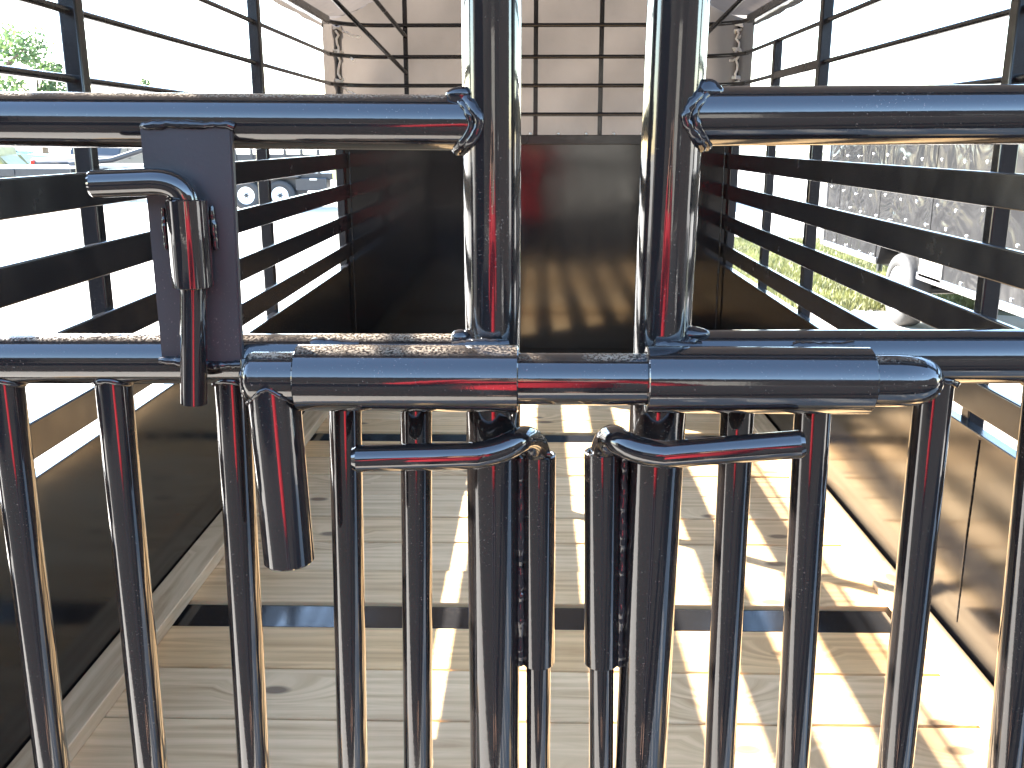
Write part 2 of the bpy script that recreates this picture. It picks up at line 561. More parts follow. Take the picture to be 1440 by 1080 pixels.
M['wood_y'] = wood('treated_pine_kick_board', (0.66, 0.48, 0.285), (0.66, 0.48, 0.285), along='Y')
M['tarp'] = translucent('tan_tarpaulin', (0.118, 0.100, 0.088), 0.21, 0.55, wrinkle=0.4)
M['cord'] = simple('white_cord', (0.75, 0.73, 0.70), 0.8)
M['bolt'] = simple('zinc_bolt', (0.62, 0.62, 0.60), 0.3, 0.9)
M['steel_dark'] = simple('dark_chassis_steel', (0.02, 0.02, 0.022), 0.4)
M['rubber'] = simple('tyre_rubber', (0.022, 0.022, 0.023), 0.75, bump=0.3)
M['rim_white'] = simple('white_painted_wheel', (0.78, 0.80, 0.80), 0.35)
M['rim_silver'] = simple('silver_wheel', (0.62, 0.62, 0.62), 0.35, 0.6)
M['gloss_pin'] = paint('pin_black_enamel', coat=0.55, r0=0.035, r1=0.08, peel=0.01)
M['red'] = simple('red_cotton', (0.52, 0.015, 0.03), 0.85, bump=0.3, bscale=60)
M['jeans'] = simple('dark_denim', (0.018, 0.02, 0.03), 0.9, bump=0.3, bscale=80)
M['skin'] = simple('skin', (0.45, 0.27, 0.19), 0.5)
M['hair'] = simple('dark_hair', (0.02, 0.014, 0.01), 0.5)
M['phone'] = simple('phone_plastic', (0.02, 0.02, 0.02), 0.2)
M['bark'] = simple('bark', (0.10, 0.075, 0.055), 0.9, bump=0.8, bscale=14)
M['leaf'] = translucent('leaves', (0.075, 0.12, 0.04), 0.35, 0.5, var=0.5, scale=0.9, wrinkle=0)
M['grass'] = translucent('grass_blades', (0.135, 0.14, 0.05), 0.3, 0.6, var=0.55, scale=0.9, wrinkle=0)
M['asphalt'] = simple('worn_asphalt', (0.019, 0.016, 0.014), 0.95, var=0.25, scale=1.2, bump=0.5, bscale=70)
M['cladding'] = simple('dark_brown_cladding', (0.018, 0.014, 0.012), 0.8)
M['lawn'] = simple('lawn_soil', (0.13, 0.12, 0.06), 0.9, var=0.4, scale=1.5, bump=0.6, bscale=20)
M['blue_paint'] = simple('pale_blue_car_paint', (0.30, 0.46, 0.62), 0.25, coat=0.5)
M['yellow_paint'] = simple('yellow_machine_paint', (0.16, 0.135, 0.04), 0.4)
M['white_paint'] = simple('white_paint', (0.75, 0.76, 0.76), 0.35)
M['glass'] = simple('dark_car_glass', (0.02, 0.025, 0.03), 0.06)
M['lamp_red'] = simple('red_lens', (0.35, 0.01, 0.01), 0.2)
M['yellow_label'] = simple('yellow_label', (0.70, 0.66, 0.20), 0.5)
M['deck_old'] = simple('weathered_deck', (0.30, 0.28, 0.25), 0.8)


def ground_mat():
    m, n, l, b = mat('pale_gravel_concrete')
    g = n.new('ShaderNodeNewGeometry')
    a = n.new('ShaderNodeTexNoise'); a.inputs['Scale'].default_value = 0.25; a.inputs['Detail'].default_value = 8
    l.new(g.outputs['Position'], a.inputs['Vector'])
    c = n.new('ShaderNodeTexNoise'); c.inputs['Scale'].default_value = 30; c.inputs['Detail'].default_value = 5
    l.new(g.outputs['Position'], c.inputs['Vector'])
    r = n.new('ShaderNodeValToRGB')
    r.color_ramp.elements[0].position = 0.3; r.color_ramp.elements[0].color = (0.40, 0.36, 0.31, 1)
    r.color_ramp.elements[1].position = 0.7; r.color_ramp.elements[1].color = (0.56, 0.52, 0.46, 1)
    ad = n.new('ShaderNodeMath'); ad.operation = 'MULTIPLY_ADD'; ad.inputs[1].default_value = 0.4
    sb = n.new('ShaderNodeMath'); sb.operation = 'MULTIPLY'; sb.inputs[1].default_value = 0.65
    l.new(a.outputs['Fac'], sb.inputs[0])
    l.new(c.outputs['Fac'], ad.inputs[0]); l.new(sb.outputs['Value'], ad.inputs[2])
    l.new(ad.outputs['Value'], r.inputs['Fac'])
    l.new(r.outputs['Color'], b.inputs['Base Color'])
    b.inputs['Roughness'].default_value = 0.9
    bp = n.new('ShaderNodeBump'); bp.inputs['Strength'].default_value = 0.5; bp.inputs['Distance'].default_value = 0.01
    l.new(c.outputs['Fac'], bp.inputs['Height']); l.new(bp.outputs['Normal'], b.inputs['Normal'])
    return m


def skin_metal():
    """thin dark aluminium skin of the cargo trailer: oil-canned, glossy"""
    m, n, l, b = mat('dark_aluminium_skin')
    g = n.new('ShaderNodeNewGeometry')
    w = n.new('ShaderNodeTexNoise'); w.inputs['Scale'].default_value = 2.6; w.inputs['Detail'].default_value = 2; w.inputs['Distortion'].default_value = 1.2
    l.new(g.outputs['Position'], w.inputs['Vector'])
    bp = n.new('ShaderNodeBump'); bp.inputs['Strength'].default_value = 1.0; bp.inputs['Distance'].default_value = 0.034
    l.new(w.outputs['Fac'], bp.inputs['Height']); l.new(bp.outputs['Normal'], b.inputs['Normal'])
    b.inputs['Base Color'].default_value = (0.010, 0.010, 0.011, 1)
    b.inputs['Roughness'].default_value = 0.22
    b.inputs['Specular IOR Level'].default_value = 0.2
    return m


M['ground'] = ground_mat()
M['alu'] = skin_metal()
M['alu_trim'] = simple('bright_aluminium_trim', (0.6, 0.6, 0.6), 0.25, 0.9)

# ------------------------------------------------------------------ ground
bm = bmesh.new()
bmesh.ops.create_grid(bm, x_segments=8, y_segments=8, size=450)
tag(obj('ground', bm, M['ground']), kind='structure')

bm = bmesh.new()
bmesh.ops.create_grid(bm, x_segments=2, y_segments=2, size=1, matrix=Matrix.Translation((0, -7.4, 0.004)) @ Matrix.Diagonal((16, 7.2, 1, 1)))
tag(obj('unseen_asphalt', bm, M['asphalt']), kind='structure')
bm = bmesh.new()
bm.faces.new([bm.verts.new(p) for p in ((-1.9, 10.5, .004), (2.0, 10.5, .004), (4.4, 25.5, .004), (-4.4, 25.5, .004))])
tag(obj('unseen_asphalt', bm, M['asphalt']), kind='structure')  # hidden asphalt patch added ahead to darken the cargo trailer's reflection
# ------------------------------------------------------------------ the livestock trailer
FZ = 0.45           # top of the floor boards
XL, XR = -1.0, 1.04  # inner faces of the side walls
YR, YB = 0.88, 5.30  # rear end and front bulkhead
EZ = 1.65
trailer = thing('livestock_trailer', 'long black steel livestock trailer with slatted sides, plank floor and tan tarp', 'trailer', (0, 3, 0))

deck = obj('deck_frame', nbox((0.02, (YR + YB) / 2, FZ - 0.085), (XR - XL + 0.10, YB - YR, 0.06)), M['steel_dark'], trailer)
# boards run across the trailer; flat steel strips lie between groups of boards
plank_src = None
strips = [(0.66, 0.785), (2.21, 2.335), (3.765, 3.885), (5.22, 5.30)]
for (s0, s1) in strips:
    if s1 < YR: continue
    obj('cross_strip', nbox((-0.03, (s0 + s1) / 2, FZ - 0.016), (XR - XL - 0.104, s1 - s0 - 0.008, 0.02), bev=0.002), M['strip'], deck)
for i in range(len(strips) - 1):
    a, b_ = strips[i][1], strips[i + 1][0]
    n = 7
    w = (b_ - a) / n
    for k in range(n):
        y0, y1 = a + k * w, a + (k + 1) * w
        if y1 < YR: continue
        gap = random.uniform(0.006, 0.012)
        dz = random.uniform(-0.003, 0.003)
        if plank_src is None:
            plank_src = obj('plank', nbox((0, 0, 0), (XR - XL - 0.006, 1.0, 0.04), bev=0.0), M['wood'], deck)
            me = plank_src.data
            bpy.data.objects.remove(plank_src)
            plank_src = None
        bmp = nbox((0, 0, 0), (XR - XL - 0.006, w - gap, 0.04), bev=0.0035)
        bmesh.ops.translate(bmp, verts=bmp.verts, vec=(0.02, (y0 + y1) / 2, FZ - 0.02 + dz))
        obj('plank', bmp, M['wood_tan'] if k in (0, 6) else M['wood'], deck, origin=(0.02 + random.uniform(-.2, .2), (y0 + y1) / 2, FZ - 0.02))
obj('kick_board', nbox((XL + 0.046, (YR + YB) / 2, FZ + 0.021), (0.089, YB - YR - 0.03, 0.038), bev=0.003), M['wood_y'], trailer,
    origin=(XL + 0.046, 3, FZ + 0.021))

obj('kick_board', nbox((XR - 0.050, (YR + YB) / 2, FZ + 0.012), (0.089, YB - YR - 0.03, 0.018), bev=0.003), M['wood_y'], trailer,
    origin=(XR - 0.05, 2.6, FZ + 0.021))

BARS = [0.133, 0.280, 0.425]
RAILZ = 0.582
SLATS = [(0.091, 0.014), (-0.070, -0.147), (-0.231, -0.308), (-0.393, -0.471), (-0.548, -0.624)]
SHEET = -0.665
for side, X in ((-1, XL), (1, XR)):
    # lower sheet with a folded top lip
    bm = nbox((X + side * 0.004, (YR + YB) / 2, (FZ - 0.05 + EZ + SHEET) / 2), (0.005, YB - YR, EZ + SHEET - FZ + 0.05))
    wall = obj('side_wall', bm, M['panel'], trailer)
    obj('sheet_lip', nbox((X + side * 0.012, (YR + YB) / 2, EZ + SHEET + 0.002), (0.03, YB - YR, 0.006), bev=0.002), M['slat'], wall)
    for z0, z1 in SLATS:
        bm = nbox((X + side * 0.006, (YR + YB) / 2, EZ + (z0 + z1) / 2), (0.016, YB - YR, z0 - z1), bev=0.0035, seg=3)
        obj('slat', bm, M['slat'], wall)
    posts = [YR + 0.12, 2.27, 3.77, YB - 0.02]
    for y in posts:
        zb, zt = 0.30, EZ + RAILZ + 0.01
        obj('post', nbox((X + side * 0.036, y, (zb + zt) / 2), (0.042, 0.042, zt - zb), bev=0.005), M['slat'], wall)
    for z in BARS:
        obj('bar', ntube([(X + side * 0.036, YR + 0.1, EZ + z), (X + side * 0.036, YB - 0.2, EZ + z)], 0.0095, 12), M['slat'], wall)
    obj('roof_rail', nbox((X + side * 0.036, (YR + YB) / 2 - 0.1, EZ + RAILZ), (0.04, YB - YR - 0.24, 0.04), bev=0.006), M['slat'], wall)
    # weld seam between two sheets
    ys = 2.15 if side > 0 else 1.95
    if side > 0: obj('weld_seam', bead([(X + .001, ys, FZ + 0.06), (X, ys + .004, (FZ + EZ + SHEET) / 2), (X, ys, EZ + SHEET - 0.01)], 0.0019), M['weld'], wall)
    if side > 0:   # short doubled post of the small side door
        obj('door_post', nbox((X + 0.036, 4.48, (0.35 + EZ + BARS[2]) / 2), (0.036, 0.04, EZ + BARS[2] - 0.35), bev=0.004), M['slat'], wall)
        obj('door_rail', nbox((X + 0.030, 4.12, EZ + BARS[1] - 0.004), (0.02, 0.7, 0.034), bev=0.004), M['slat'], wall)

# rear frame that carries the gates (outside the picture left, right and above)
for side, X in ((-1, XL), (1, XR)):
    obj('gate_frame_post', nbox((X + side * 0.03, 1.0, (0.3 + 2.42) / 2), (0.09, 0.09, 2.12), bev=0.01), M['gloss'], trailer)
obj('gate_frame_header', nbox((0.02, 1.0, 2.44), (XR - XL + 0.15, 0.09, 0.09), bev=0.01), M['gloss'], trailer)

# front bulkhead: tall solid sheet, capped by an angle with bolts
bh = obj('bulkhead', nbox((0.02, YB + 0.004, (FZ - 0.05 + EZ - 0.02) / 2), (XR - XL + 0.06, 0.006, EZ - 0.02 - FZ + 0.05)), M['bulkhead'], trailer)
obj('angle_strip', nbox((0.02, YB - 0.004, EZ + 0.002), (XR - XL + 0.06, 0.02, 0.050), bev=0.003), M['slat'], bh)
for k in range(13):
    x = -0.90 + k * 0.148
    obj('bolt', lathe([(0.0, 0), (0.008, 0), (0.0075, 0.008), (0.004, 0.012), (0, 0.0125)], 'Z', 8), M['bolt'], bh,).location = (x, YB - 0.004, EZ + 0.027)
obj('weld_seam', bead([(XL + 0.012, YB - 0.004, FZ + 0.05), (XL + 0.012, YB - 0.004, EZ - 0.03)], 0.005), M['weld'], bh)
obj('weld_seam', bead([(XR - 0.012, YB - 0.004, FZ + 0.05), (XR - 0.012, YB - 0.004, EZ - 0.03)], 0.005), M['weld'], bh)

# front grid above the bulkhead: the side bars turn the rounded corners and run across
YF = YB + 0.02
rc = 0.24


def front_path(xo=0.036, yo=0.0, n=8):
    l, r, y = XL - xo, XR + xo, YF + yo
    pts = [(l, YB - 0.2)]
    pts += [(l + rc - rc * math.cos(a), y - rc + rc * math.sin(a)) for a in [math.pi / 2 * i / n for i in range(n + 1)]]
    pts += [(r - rc + rc * math.sin(a), y - rc + rc * math.cos(a)) for a in [math.pi / 2 * i / n for i in range(n + 1)]]
    pts.append((r, YB - 0.2))
    return pts


for z in BARS + [RAILZ]:
    obj('cross_bar', ntube([(x, y, EZ + z) for x, y in front_path()], 0.0105, 12), M['slat'], trailer)
ARCH = 0.26


def roof_z(x):
    t = (x - 0.02) / 1.06
    return EZ + RAILZ + 0.015 + ARCH * (1 - min(1, abs(t)) ** 2.2)


for x in (-0.673, -0.33, 0.015, 0.36, 0.705):
    zt = roof_z(x) - 0.04
    obj('tarp_post', nbox((x, YF + 0.022, (EZ + zt) / 2), (0.024, 0.022, zt - EZ), bev=0.003), M['slat'], trailer)
for x, y, z, x2, y2, z2 in ((-0.673, YF, 0.345, -0.98, 4.2, RAILZ + 0.14), (-0.673, YF, 0.53, -0.80, 4.5, RAILZ + 0.14),
                            (0.705, YF, 0.345, 1.02, 4.2, RAILZ + 0.14), (0.705, YF, 0.53, 0.84, 4.5, RAILZ + 0.14)):
    obj('brace', ntube([(x, y + 0.005, EZ + z), (x2, y2, EZ + z2)], 0.011, 10), M['slat'], trailer)
for y in (1.0, 2.27, 3.77):
    xs = [XL - 0.03 + (XR - XL + 0.06) * i / 20 for i in range(21)]
    obj('roof_bow', ntube([(x, y, roof_z(x) - 0.035) for x in xs], 0.014, 10), M['slat'], trailer)

# tarpaulin: curved front wall and arched roof, one cloth
bm = bmesh.new()
fp = front_path(0.062, 0.055, 10)
dense = []
for i in range(len(fp) - 1):
    a, b_ = Vector(fp[i]), Vector(fp[i + 1])
    k = max(1, int((b_ - a).length / 0.06))
    for j in range(k): dense.append(a.lerp(b_, j / k))
dense.append(Vector(fp[-1]))
grid = []
nz_ = 14
for p in dense:
    col = []
    top = roof_z(p.x) + 0.02
    for j in range(nz_ + 1):
        t = j / nz_
        z = EZ - 0.01 + (top - EZ + 0.01) * t
        puff = 0.012 * math.sin(t * math.pi * 3) * math.sin(p.x * 9) + random.uniform(-.002, .002)
        col.append(bm.verts.new((p.x, p.y + puff, z)))
    grid.append(col)
for i in range(len(grid) - 1):
    for j in range(nz_):
        bm.faces.new((grid[i][j], grid[i + 1][j], grid[i + 1][j + 1], grid[i][j + 1])).smooth = True
front = obj('tarp_wall', bm, M['tarp'], trailer)
bm = bmesh.new()
rows = []
ny = 40
for i in range(ny + 1):
    y = YR - 0.02 + (YF + 0.05 - YR + 0.02) * i / ny
    row = []
    for j in range(33):
        x = XL - 0.062 + (XR - XL + 0.124) * j / 32
        yy = y
        cx = min(x - (XL - 0.062), XR + 0.062 - x)
        if cx < rc:                                   # follow the rounded corner
            yy = min(y, YF + 0.055 - rc + math.sqrt(max(0, rc * rc - (rc - cx) ** 2)))
        sag = 0.012 * math.cos((y - 2.27) / 1.5 * 2 * math.pi)
        row.append(bm.verts.new((x, yy, roof_z(x) + 0.004 + sag * (1 if 2 < j < 30 else 0.2))))
    rows.append(row)
for i in range(ny):
    for j in range(32):
        f = bm.faces.new((rows[i][j], rows[i][j + 1], rows[i + 1][j + 1], rows[i + 1][j]))
        f.smooth = True
# hanging hem at both sides
for side in (0, 32):
    low = [bm.verts.new((r[side].co.x, r[side].co.y, r[side].co.z - 0.05 + random.uniform(-.004, .004))) for r in rows]
    for i in range(ny):
        bm.faces.new((rows[i][side], rows[i + 1][side], low[i + 1], low[i])).smooth = True
obj('tarp_roof', bm, M['tarp'], trailer)

# white cord lashings at the front corners
rr = random.Random(3)
for side, X in ((-1, XL), (1, XR)):
    for zb in (RAILZ - 0.02, 0.44, 0.30):
        cx, cy = X + side * 0.036, YB - 0.02
        pts = []
        for k in range(26):
            a = k * 0.75
            rad = 0.033 + rr.uniform(-.004, .004)
            pts.append((cx + rad * math.cos(a), cy + rad * math.sin(a), EZ + zb + 0.02 * math.sin(k * 0.4) + rr.uniform(-.006, .006)))
        q = pts[-1]
        for k in range(7):
            q = (q[0] - side * rr.uniform(0.0, 0.02), q[1] - 0.004, q[2] - rr.uniform(-0.004, 0.014))
            pts.append(q)
        obj('lashing_cord', ntube(pts, 0.006, 6), M['cord'], trailer)
    pts = [(X + side * 0.012, YB - 0.06, EZ + RAILZ - 0.03 - k * 0.022 + rr.uniform(-.004, .004)) for k in range(12)]
    pts = [(p[0] + rr.uniform(-.01, .01), p[1], p[2]) for p in pts]
    obj('lashing_cord', ntube(pts, 0.006, 6), M['cord'], trailer)


def wheel_meshes(Rt, Rr, w):
    ty = lathe([(Rr, -w * .42), (Rr + .01, -w * .5), (Rt - .06, -w * .52), (Rt - .018, -w * .44), (Rt, -w * .3), (Rt + .001, 0), (Rt, w * .3),
                (Rt - .018, w * .44), (Rt - .06, w * .52), (Rr + .01, w * .5), (Rr, w * .42)], 'X', 36)
    ri = lathe([(Rr, -w * .44), (Rr - .012, -w * .46), (Rr - .022, -w * .30), (Rr * .62, -w * .16), (Rr * .45, -w * .30), (Rr * .40, -w * .34), (Rr * .38, -w * .30),
                (0.0, -w * .30), (0, w * .30), (Rr * .4, w * .3), (Rr - .012, w * .44), (Rr, w * .44)], 'X', 36)
    hb = lathe([(0, -w * .55), (Rr * .13, -w * .54), (Rr * .2, -w * .46), (Rr * .22, -w * .29)], 'X', 16)
    return ty, ri, hb


def wheel(parent, loc, rotz, Rt, Rr, w, rim_mat, name='wheel'):
    """wheel with its visible face towards -X (before rotation)"""
    global LOCAL
    e = empty(name, loc, parent)
    if not LOCAL: e.matrix_parent_inverse = wm(parent).inverted()
    e.rotation_euler = (0, 0, rotz)
    keep = LOCAL; LOCAL = True
    ty, ri, hb = wheel_meshes(Rt, Rr, w)
    obj('tyre', ty, M['rubber'], e)
    r_ = obj('rim', ri, rim_mat, e)
    obj('hub', hb, M['steel_dark'], e)
    bm = bmesh.new()
    for k in range(6):
        a = k * math.pi / 3
        tube(bm, [(-w * .36, Rr * .30 * math.cos(a), Rr * .30 * math.sin(a)), (-w * .24, Rr * .30 * math.cos(a), Rr * .30 * math.sin(a))], 0.012, 6)
    tag(obj('wheel_nuts', bm, M['steel_dark'], e), kind='stuff')
    LOCAL = keep
    return e


# running gear under the deck
for y in (2.75, 3.6):
    obj('axle', ntube([(-0.95, y, 0.33), (0.99, y, 0.33)], 0.035, 12), M['steel_dark'], trailer)
    for s, x in ((-1, XL - 0.19), (1, XR + 0.19)):
        wheel(trailer, (x, y, 0.33), 0 if s < 0 else math.pi, 0.33, 0.20, 0.2, M['rim_white'])
    obj('spring_hanger', nbox((0.02, y, 0.365), (1.6, 0.06, 0.03)), M['steel_dark'], trailer)
for s, X in ((-1, XL - 0.19), (1, XR + 0.19)):
    prof = [(2.33, 0.40), (2.36, 0.60), (2.48, 0.72), (3.87, 0.72), (3.99, 0.60), (4.02, 0.40), (4.0, 0.40), (3.97, 0.59), (3.86, 0.70), (2.49, 0.70), (2.38, 0.59), (2.35, 0.40)]
    obj('fender', extrude_poly(bmesh.new(), prof, 'x', X - 0.12, X + 0.11), M['slat'], trailer)
for x in (-0.8, 0.84):
    obj('chassis_beam', nbox((x, 3.1, FZ - 0.15), (0.06, 4.4, 0.07), bev=0.005), M['steel_dark'], trailer)
obj('tongue', ntube([(-0.6, 5.3, 0.32), (0.02, 6.5, 0.40), (0.64, 5.3, 0.32)], 0.05, 10), M['steel_dark'], trailer)
obj('jack', ntube([(0.02, 6.3, 0.0), (0.02, 6.3, 0.8)], 0.03, 12), M['steel_dark'], trailer)

# ------------------------------------------------------------------ gates
YGL, YGR = 1.022, 1.012
RL, RR_ = 0.0278, 0.0292
ZBOT = 0.505


def extend(a, b, z):
    """point on line a-b at height z"""
    t = (z - a.z) / (b.z - a.z)
    return a.lerp(b, t)


def at_x(a, b, x):
    return a.lerp(b, (x - a.x) / (b.x - a.x))


def joint_ring(center, d, rbig, rs, axis_big):
    """intersection curve of a small pipe (direction d from the big pipe's axis at center) with the big pipe"""
    d = d.normalized(); ab = axis_big.normalized()
    n_ = d.cross(ab).normalized()
    pts = []
    for k in range(28):
        a = 2 * math.pi * k / 28
        p, q = rs * math.cos(a), rs * math.sin(a)      # p along the big axis, q across
        h = math.sqrt(max(0.0, rbig * rbig - min(q * q, rbig * rbig * 0.94)))
        pts.append(center + ab * p + n_ * q + d * h)
    return pts


def build_gate(side):
    left = side < 0
    Y = YGL if left else YGR
    rr_ = RL if left else RR_
    mat_h = M['gloss_dusty'] if left else M['gloss']
    g = thing('trailer_gate', 'black pipe gate half with flat latch plate, left of the centre gap' if left else
              'black pipe gate half right of the centre gap, without a latch plate', 'gate', (-0.5 if left else 0.5, Y, FZ), 'two gate halves across the trailer')
    pr = 0.0300 if left else 0.0305
    if left:
        pt, pb = P(691, 0, Y), P(696, 1080, Y)
        u0, u1 = P(0, 168, Y), P(650, 173, Y)
        l0, l1 = P(0, 504, Y), P(650, 505, Y)
        xe = XL + 0.02
    else:
        pt, pb = P(954, 0, Y), P(900, 1080, Y)
        u0, u1 = P(1440, 161, Y), P(990, 164, Y)
        l0, l1 = P(1440, 501, Y), P(990, 502, Y)
        xe = XR - 0.02
    top, bot = extend(pt, pb, 2.36), extend(pt, pb, ZBOT)
    post = obj('latch_post', pipe(bot, top, pr, 40), M['gloss_streak'], g)
    obj('rail', pipe(at_x(u0, u1, xe), at_x(u0, u1, extend(pt, pb, u1.z).x), rr_, 40), mat_h, g)
    obj('rail', pipe(at_x(l0, l1, xe), at_x(l0, l1, extend(pt, pb, l1.z).x), rr_, 40), mat_h, g)
    hinge = obj('hinge_post', pipe(Vector((xe, Y, ZBOT)), Vector((xe, Y, 2.36)), pr, 24), M['gloss'], g)
    obj('rail', pipe(Vector((xe, Y, ZBOT)), bot, rr_, 24), M['gloss'], g)
    obj('rail', pipe(Vector((xe, Y, 2.36)), top, rr_, 24), M['gloss'], g)
    up = (top - bot).normalized()
    for (a, b_) in ((u0, u1), (l0, l1)):
        c = extend(pt, pb, at_x(a, b_, pt.x).z)
        d = Vector((-1 if left else 1, 0, 0))
        ring = joint_ring(c, d, pr, rr_, up)
        bm = bead(ring, 0.0068, closed=True, seg=8)
        add_bead(bm, joint_ring(c + d * 0.006, d, pr, rr_ * 0.96, up), 0.0058, True)
        blob(bm, c + d * (pr + 0.004) + Vector((0, -0.012, rr_ * 0.90)), (0.014, 0.010, 0.009))
        obj('weld_bead', bm, M['weld'], g)
    # pickets: (x at y=560, x at y=1080, radius)
    if left:
        pk = [(10, 74, .0195), (162, 213, .0195), (328, 357, .0190), (485, 496, .0180), (585, 588, .0175)]
        more = [(-140, -64, .0195), (-290, -205, .0195), (-440, -345, .0195), (-590, -485, .0195)]
    else:
        pk = [(1038, 1011, .0182), (1144, 1114, .0195), (1312, 1258, .0200), (1466, 1414, .0200)]
        more = [(1625, 1560, .0195), (1775, 1700, .0195), (1925, 1845, .0195)]
    for xa, xb, r in pk + more:
        a, b_ = P(xa, 560, Y), P(xb, 1080, Y)
        t0 = at_x(l0, l1, extend(a, b_, l0.z).x)
        t1 = extend(a, b_, ZBOT)
        if abs(t1.x) > 0.95 or abs(t0.x) > 0.95: continue
        p = obj('picket', pipe(t1, t0, r, 28), M['gloss'], g)
        dn = (t1 - t0).normalized()
        obj('weld_bead', bead(joint_ring(t0, dn, rr_, r, Vector((1, 0, 0))), 0.0048, closed=True, seg=6), M['weld'], p)
    # upper pickets-free zone: one more rail near the top, out of the picture
    return g, pt, pb, u0, u1, l0, l1


gate_l, plt, plb, ul0, ul1, ll0, ll1 = build_gate(-1)
gate_r, prt, prb, ur0, ur1, lr0, lr1 = build_gate(1)

# flat latch plate on the left gate
yp = YGL - RL * 0.9
bm = bmesh.new()
q = [P(199, 176, yp), P(327, 174, yp), P(343, 512, yp), P(231, 512, yp)]
fr = [bm.verts.new(v + Vector((0, -0.006, 0))) for v in q]
bk = [bm.verts.new(v + Vector((0, 0.004, 0))) for v in q]
bm.faces.new(fr); bm.faces.new(list(reversed(bk)))
for k in range(4): bm.faces.new((fr[k], bk[k], bk[(k + 1) % 4], fr[(k + 1) % 4]))
bmesh.ops.recalc_face_normals(bm, faces=bm.faces)
r_ = bmesh.ops.bevel(bm, geom=list(bm.edges), offset=0.0015, segments=2, affect='EDGES')
plate = obj('latch_plate', bm, M['satin'], gate_l)
yw = yp - 0.006
obj('weld_bead', bead([P(201, 179, yw + .004), P(212, 176, yw + .001), P(240, 174, yw), P(285, 176, yw), P(318, 175, yw + .001), P(328, 178, yw + .004)], 0.0050), M['weld'], plate)
obj('weld_bead', bead([P(224, 507, yw), P(262, 509, yw - .002)], 0.0055), M['weld'], plate)
obj('weld_bead', bead([P(290, 514, yw), P(346, 512, yw)], 0.0050), M['weld'], plate)
ys_ = yp - 0.006 - 0.020
s_top, s_bot = P(262, 280, ys_), P(272, 404, ys_)
keeper = obj('pin_sleeve', hollow(s_bot, s_top, 0.0205, 0.0148, 32), M['gloss_pin'], gate_l)
obj('weld_bead', bead([P(297, 290, yp - .009), P(300, 320, yp - .009), P(304, 350, yp - .009)], 0.0042), M['weld'], keeper)
obj('weld_bead', bead([P(229, 292, yp - .009), P(234, 350, yp - .009)], 0.0028), M['weld'], keeper)

# L-shaped pin in that sleeve
lp = thing('latch_pin', 'L-shaped black rod with its handle pointing left, in the sleeve on the flat plate', 'latch pin', tuple(P(273, 567, ys_)))
d_ = (s_bot - s_top).normalized()
pin_b = P(273, 567, ys_)
c0 = P(262, 285, ys_)
h0 = P(127, 259, ys_ - 0.008)
corner = P(256, 252, ys_ - 0.002)
path = [h0, h0.lerp(corner, 0.03)] + arc(P(205, 256, ys_ - 0.005), corner, c0, 10) + [s_bot, pin_b]
obj('rod', ntube(path, [0.0118] + [0.0136] * (len(path) - 1), 28, sharp=(1,)), M['gloss_pin'], lp)

# slide-bolt sleeves: one welded on each gate
YS = 0.957
sl_a, sl_b = P(420, 534, YS), P(729, 534, YS)
sr_a, sr_b = P(908, 533, YS), P(1221, 532, YS)
zc = (sl_a.z + sr_b.z) / 2
for v in (sl_a, sl_b, sr_a, sr_b): v.z = zc
sleeve_l = obj('bolt_sleeve', hollow(sl_a, sl_b, 0.0344, 0.0272, 44), M['gloss_dusty'], gate_l)
sleeve_r = obj('bolt_sleeve', hollow(sr_a, sr_b, 0.0344, 0.0272, 44), M['gloss'], gate_r)
for sl, a, b_, Yg in ((sleeve_l, sl_a, sl_b, YGL), (sleeve_r, sr_a, sr_b, YGR)):
    zt = zc + 0.028
    obj('weld_bead', bead([(a.x + 0.01, YS + 0.026, zt + .002), (a.x + 0.06, YS + 0.026, zt)], 0.007), M['weld'], sl)
    obj('weld_bead', bead([(b_.x - 0.07, YS + 0.026, zt), (b_.x - 0.01, YS + 0.026, zt + .002)], 0.007), M['weld'], sl)
    obj('weld_bead', bead([(a.x + 0.02, YS + 0.030, zc - .026), (b_.x - 0.02, YS + 0.030, zc - .026)], 0.006), M['weld'], sl)

# the slide bolt: bar through both sleeves, pipe handle hanging at its left end
hb_ = P(407, 790, YS - 0.004)
ht_ = P(383, 533, YS); ht_.z = zc
bolt = thing('slide_bolt', 'thick black slide bolt bar with a pipe handle hanging down at its left end', 'bolt bar', (hb_.x, hb_.y, hb_.z))
nose = P(1325, 533, YS).x
rb = 0.0268
pts = [(ht_.x - 0.001, YS, zc)]
xs = [(nose - 0.0485, 1.0), (nose - 0.048, 1.0), (nose - 0.036, .985), (nose - 0.024, .93), (nose - 0.014, .82), (nose - 0.006, .62), (nose - 0.001, .33), (nose, 0.08)]
lx = P(346, 533, YS).x
bm = ntube([Vector((lx, YS, zc)), Vector((lx + .004, YS, zc)), Vector((lx + .009, YS, zc)), Vector((lx + .0095, YS, zc)), Vector((sl_a.x + .01, YS, zc)), Vector((sr_b.x - 0.01, YS, zc))] + [Vector((x, YS, zc)) for x, _ in xs],
           [rb - 0.008, rb - 0.002, rb, rb, rb, rb] + [rb * k for _, k in xs], 44)
bar_o = obj('bar', bm, M['gloss_dusty'], bolt)
obj('handle', ntube([hb_, hb_ + (ht_ - hb_).normalized() * 0.002, ht_], [rb - 0.0018, rb, rb], 44, sharp=(1,)), M['gloss'], bolt)
obj('weld_bead', bead(joint_ring(ht_, hb_ - ht_, rb, rb * 0.97, Vector((1, 0, 0))), 0.0030, closed=True, seg=6), M['weld'], bolt)
obj('weld_bead', bead([(lx + .002, YS + rb * .6 * math.cos(a_), zc + rb * .9 * math.sin(a_)) for a_ in [2.2, 2.9, 3.6, 4.2]], 0.005, seg=7), M['weld'], bolt)

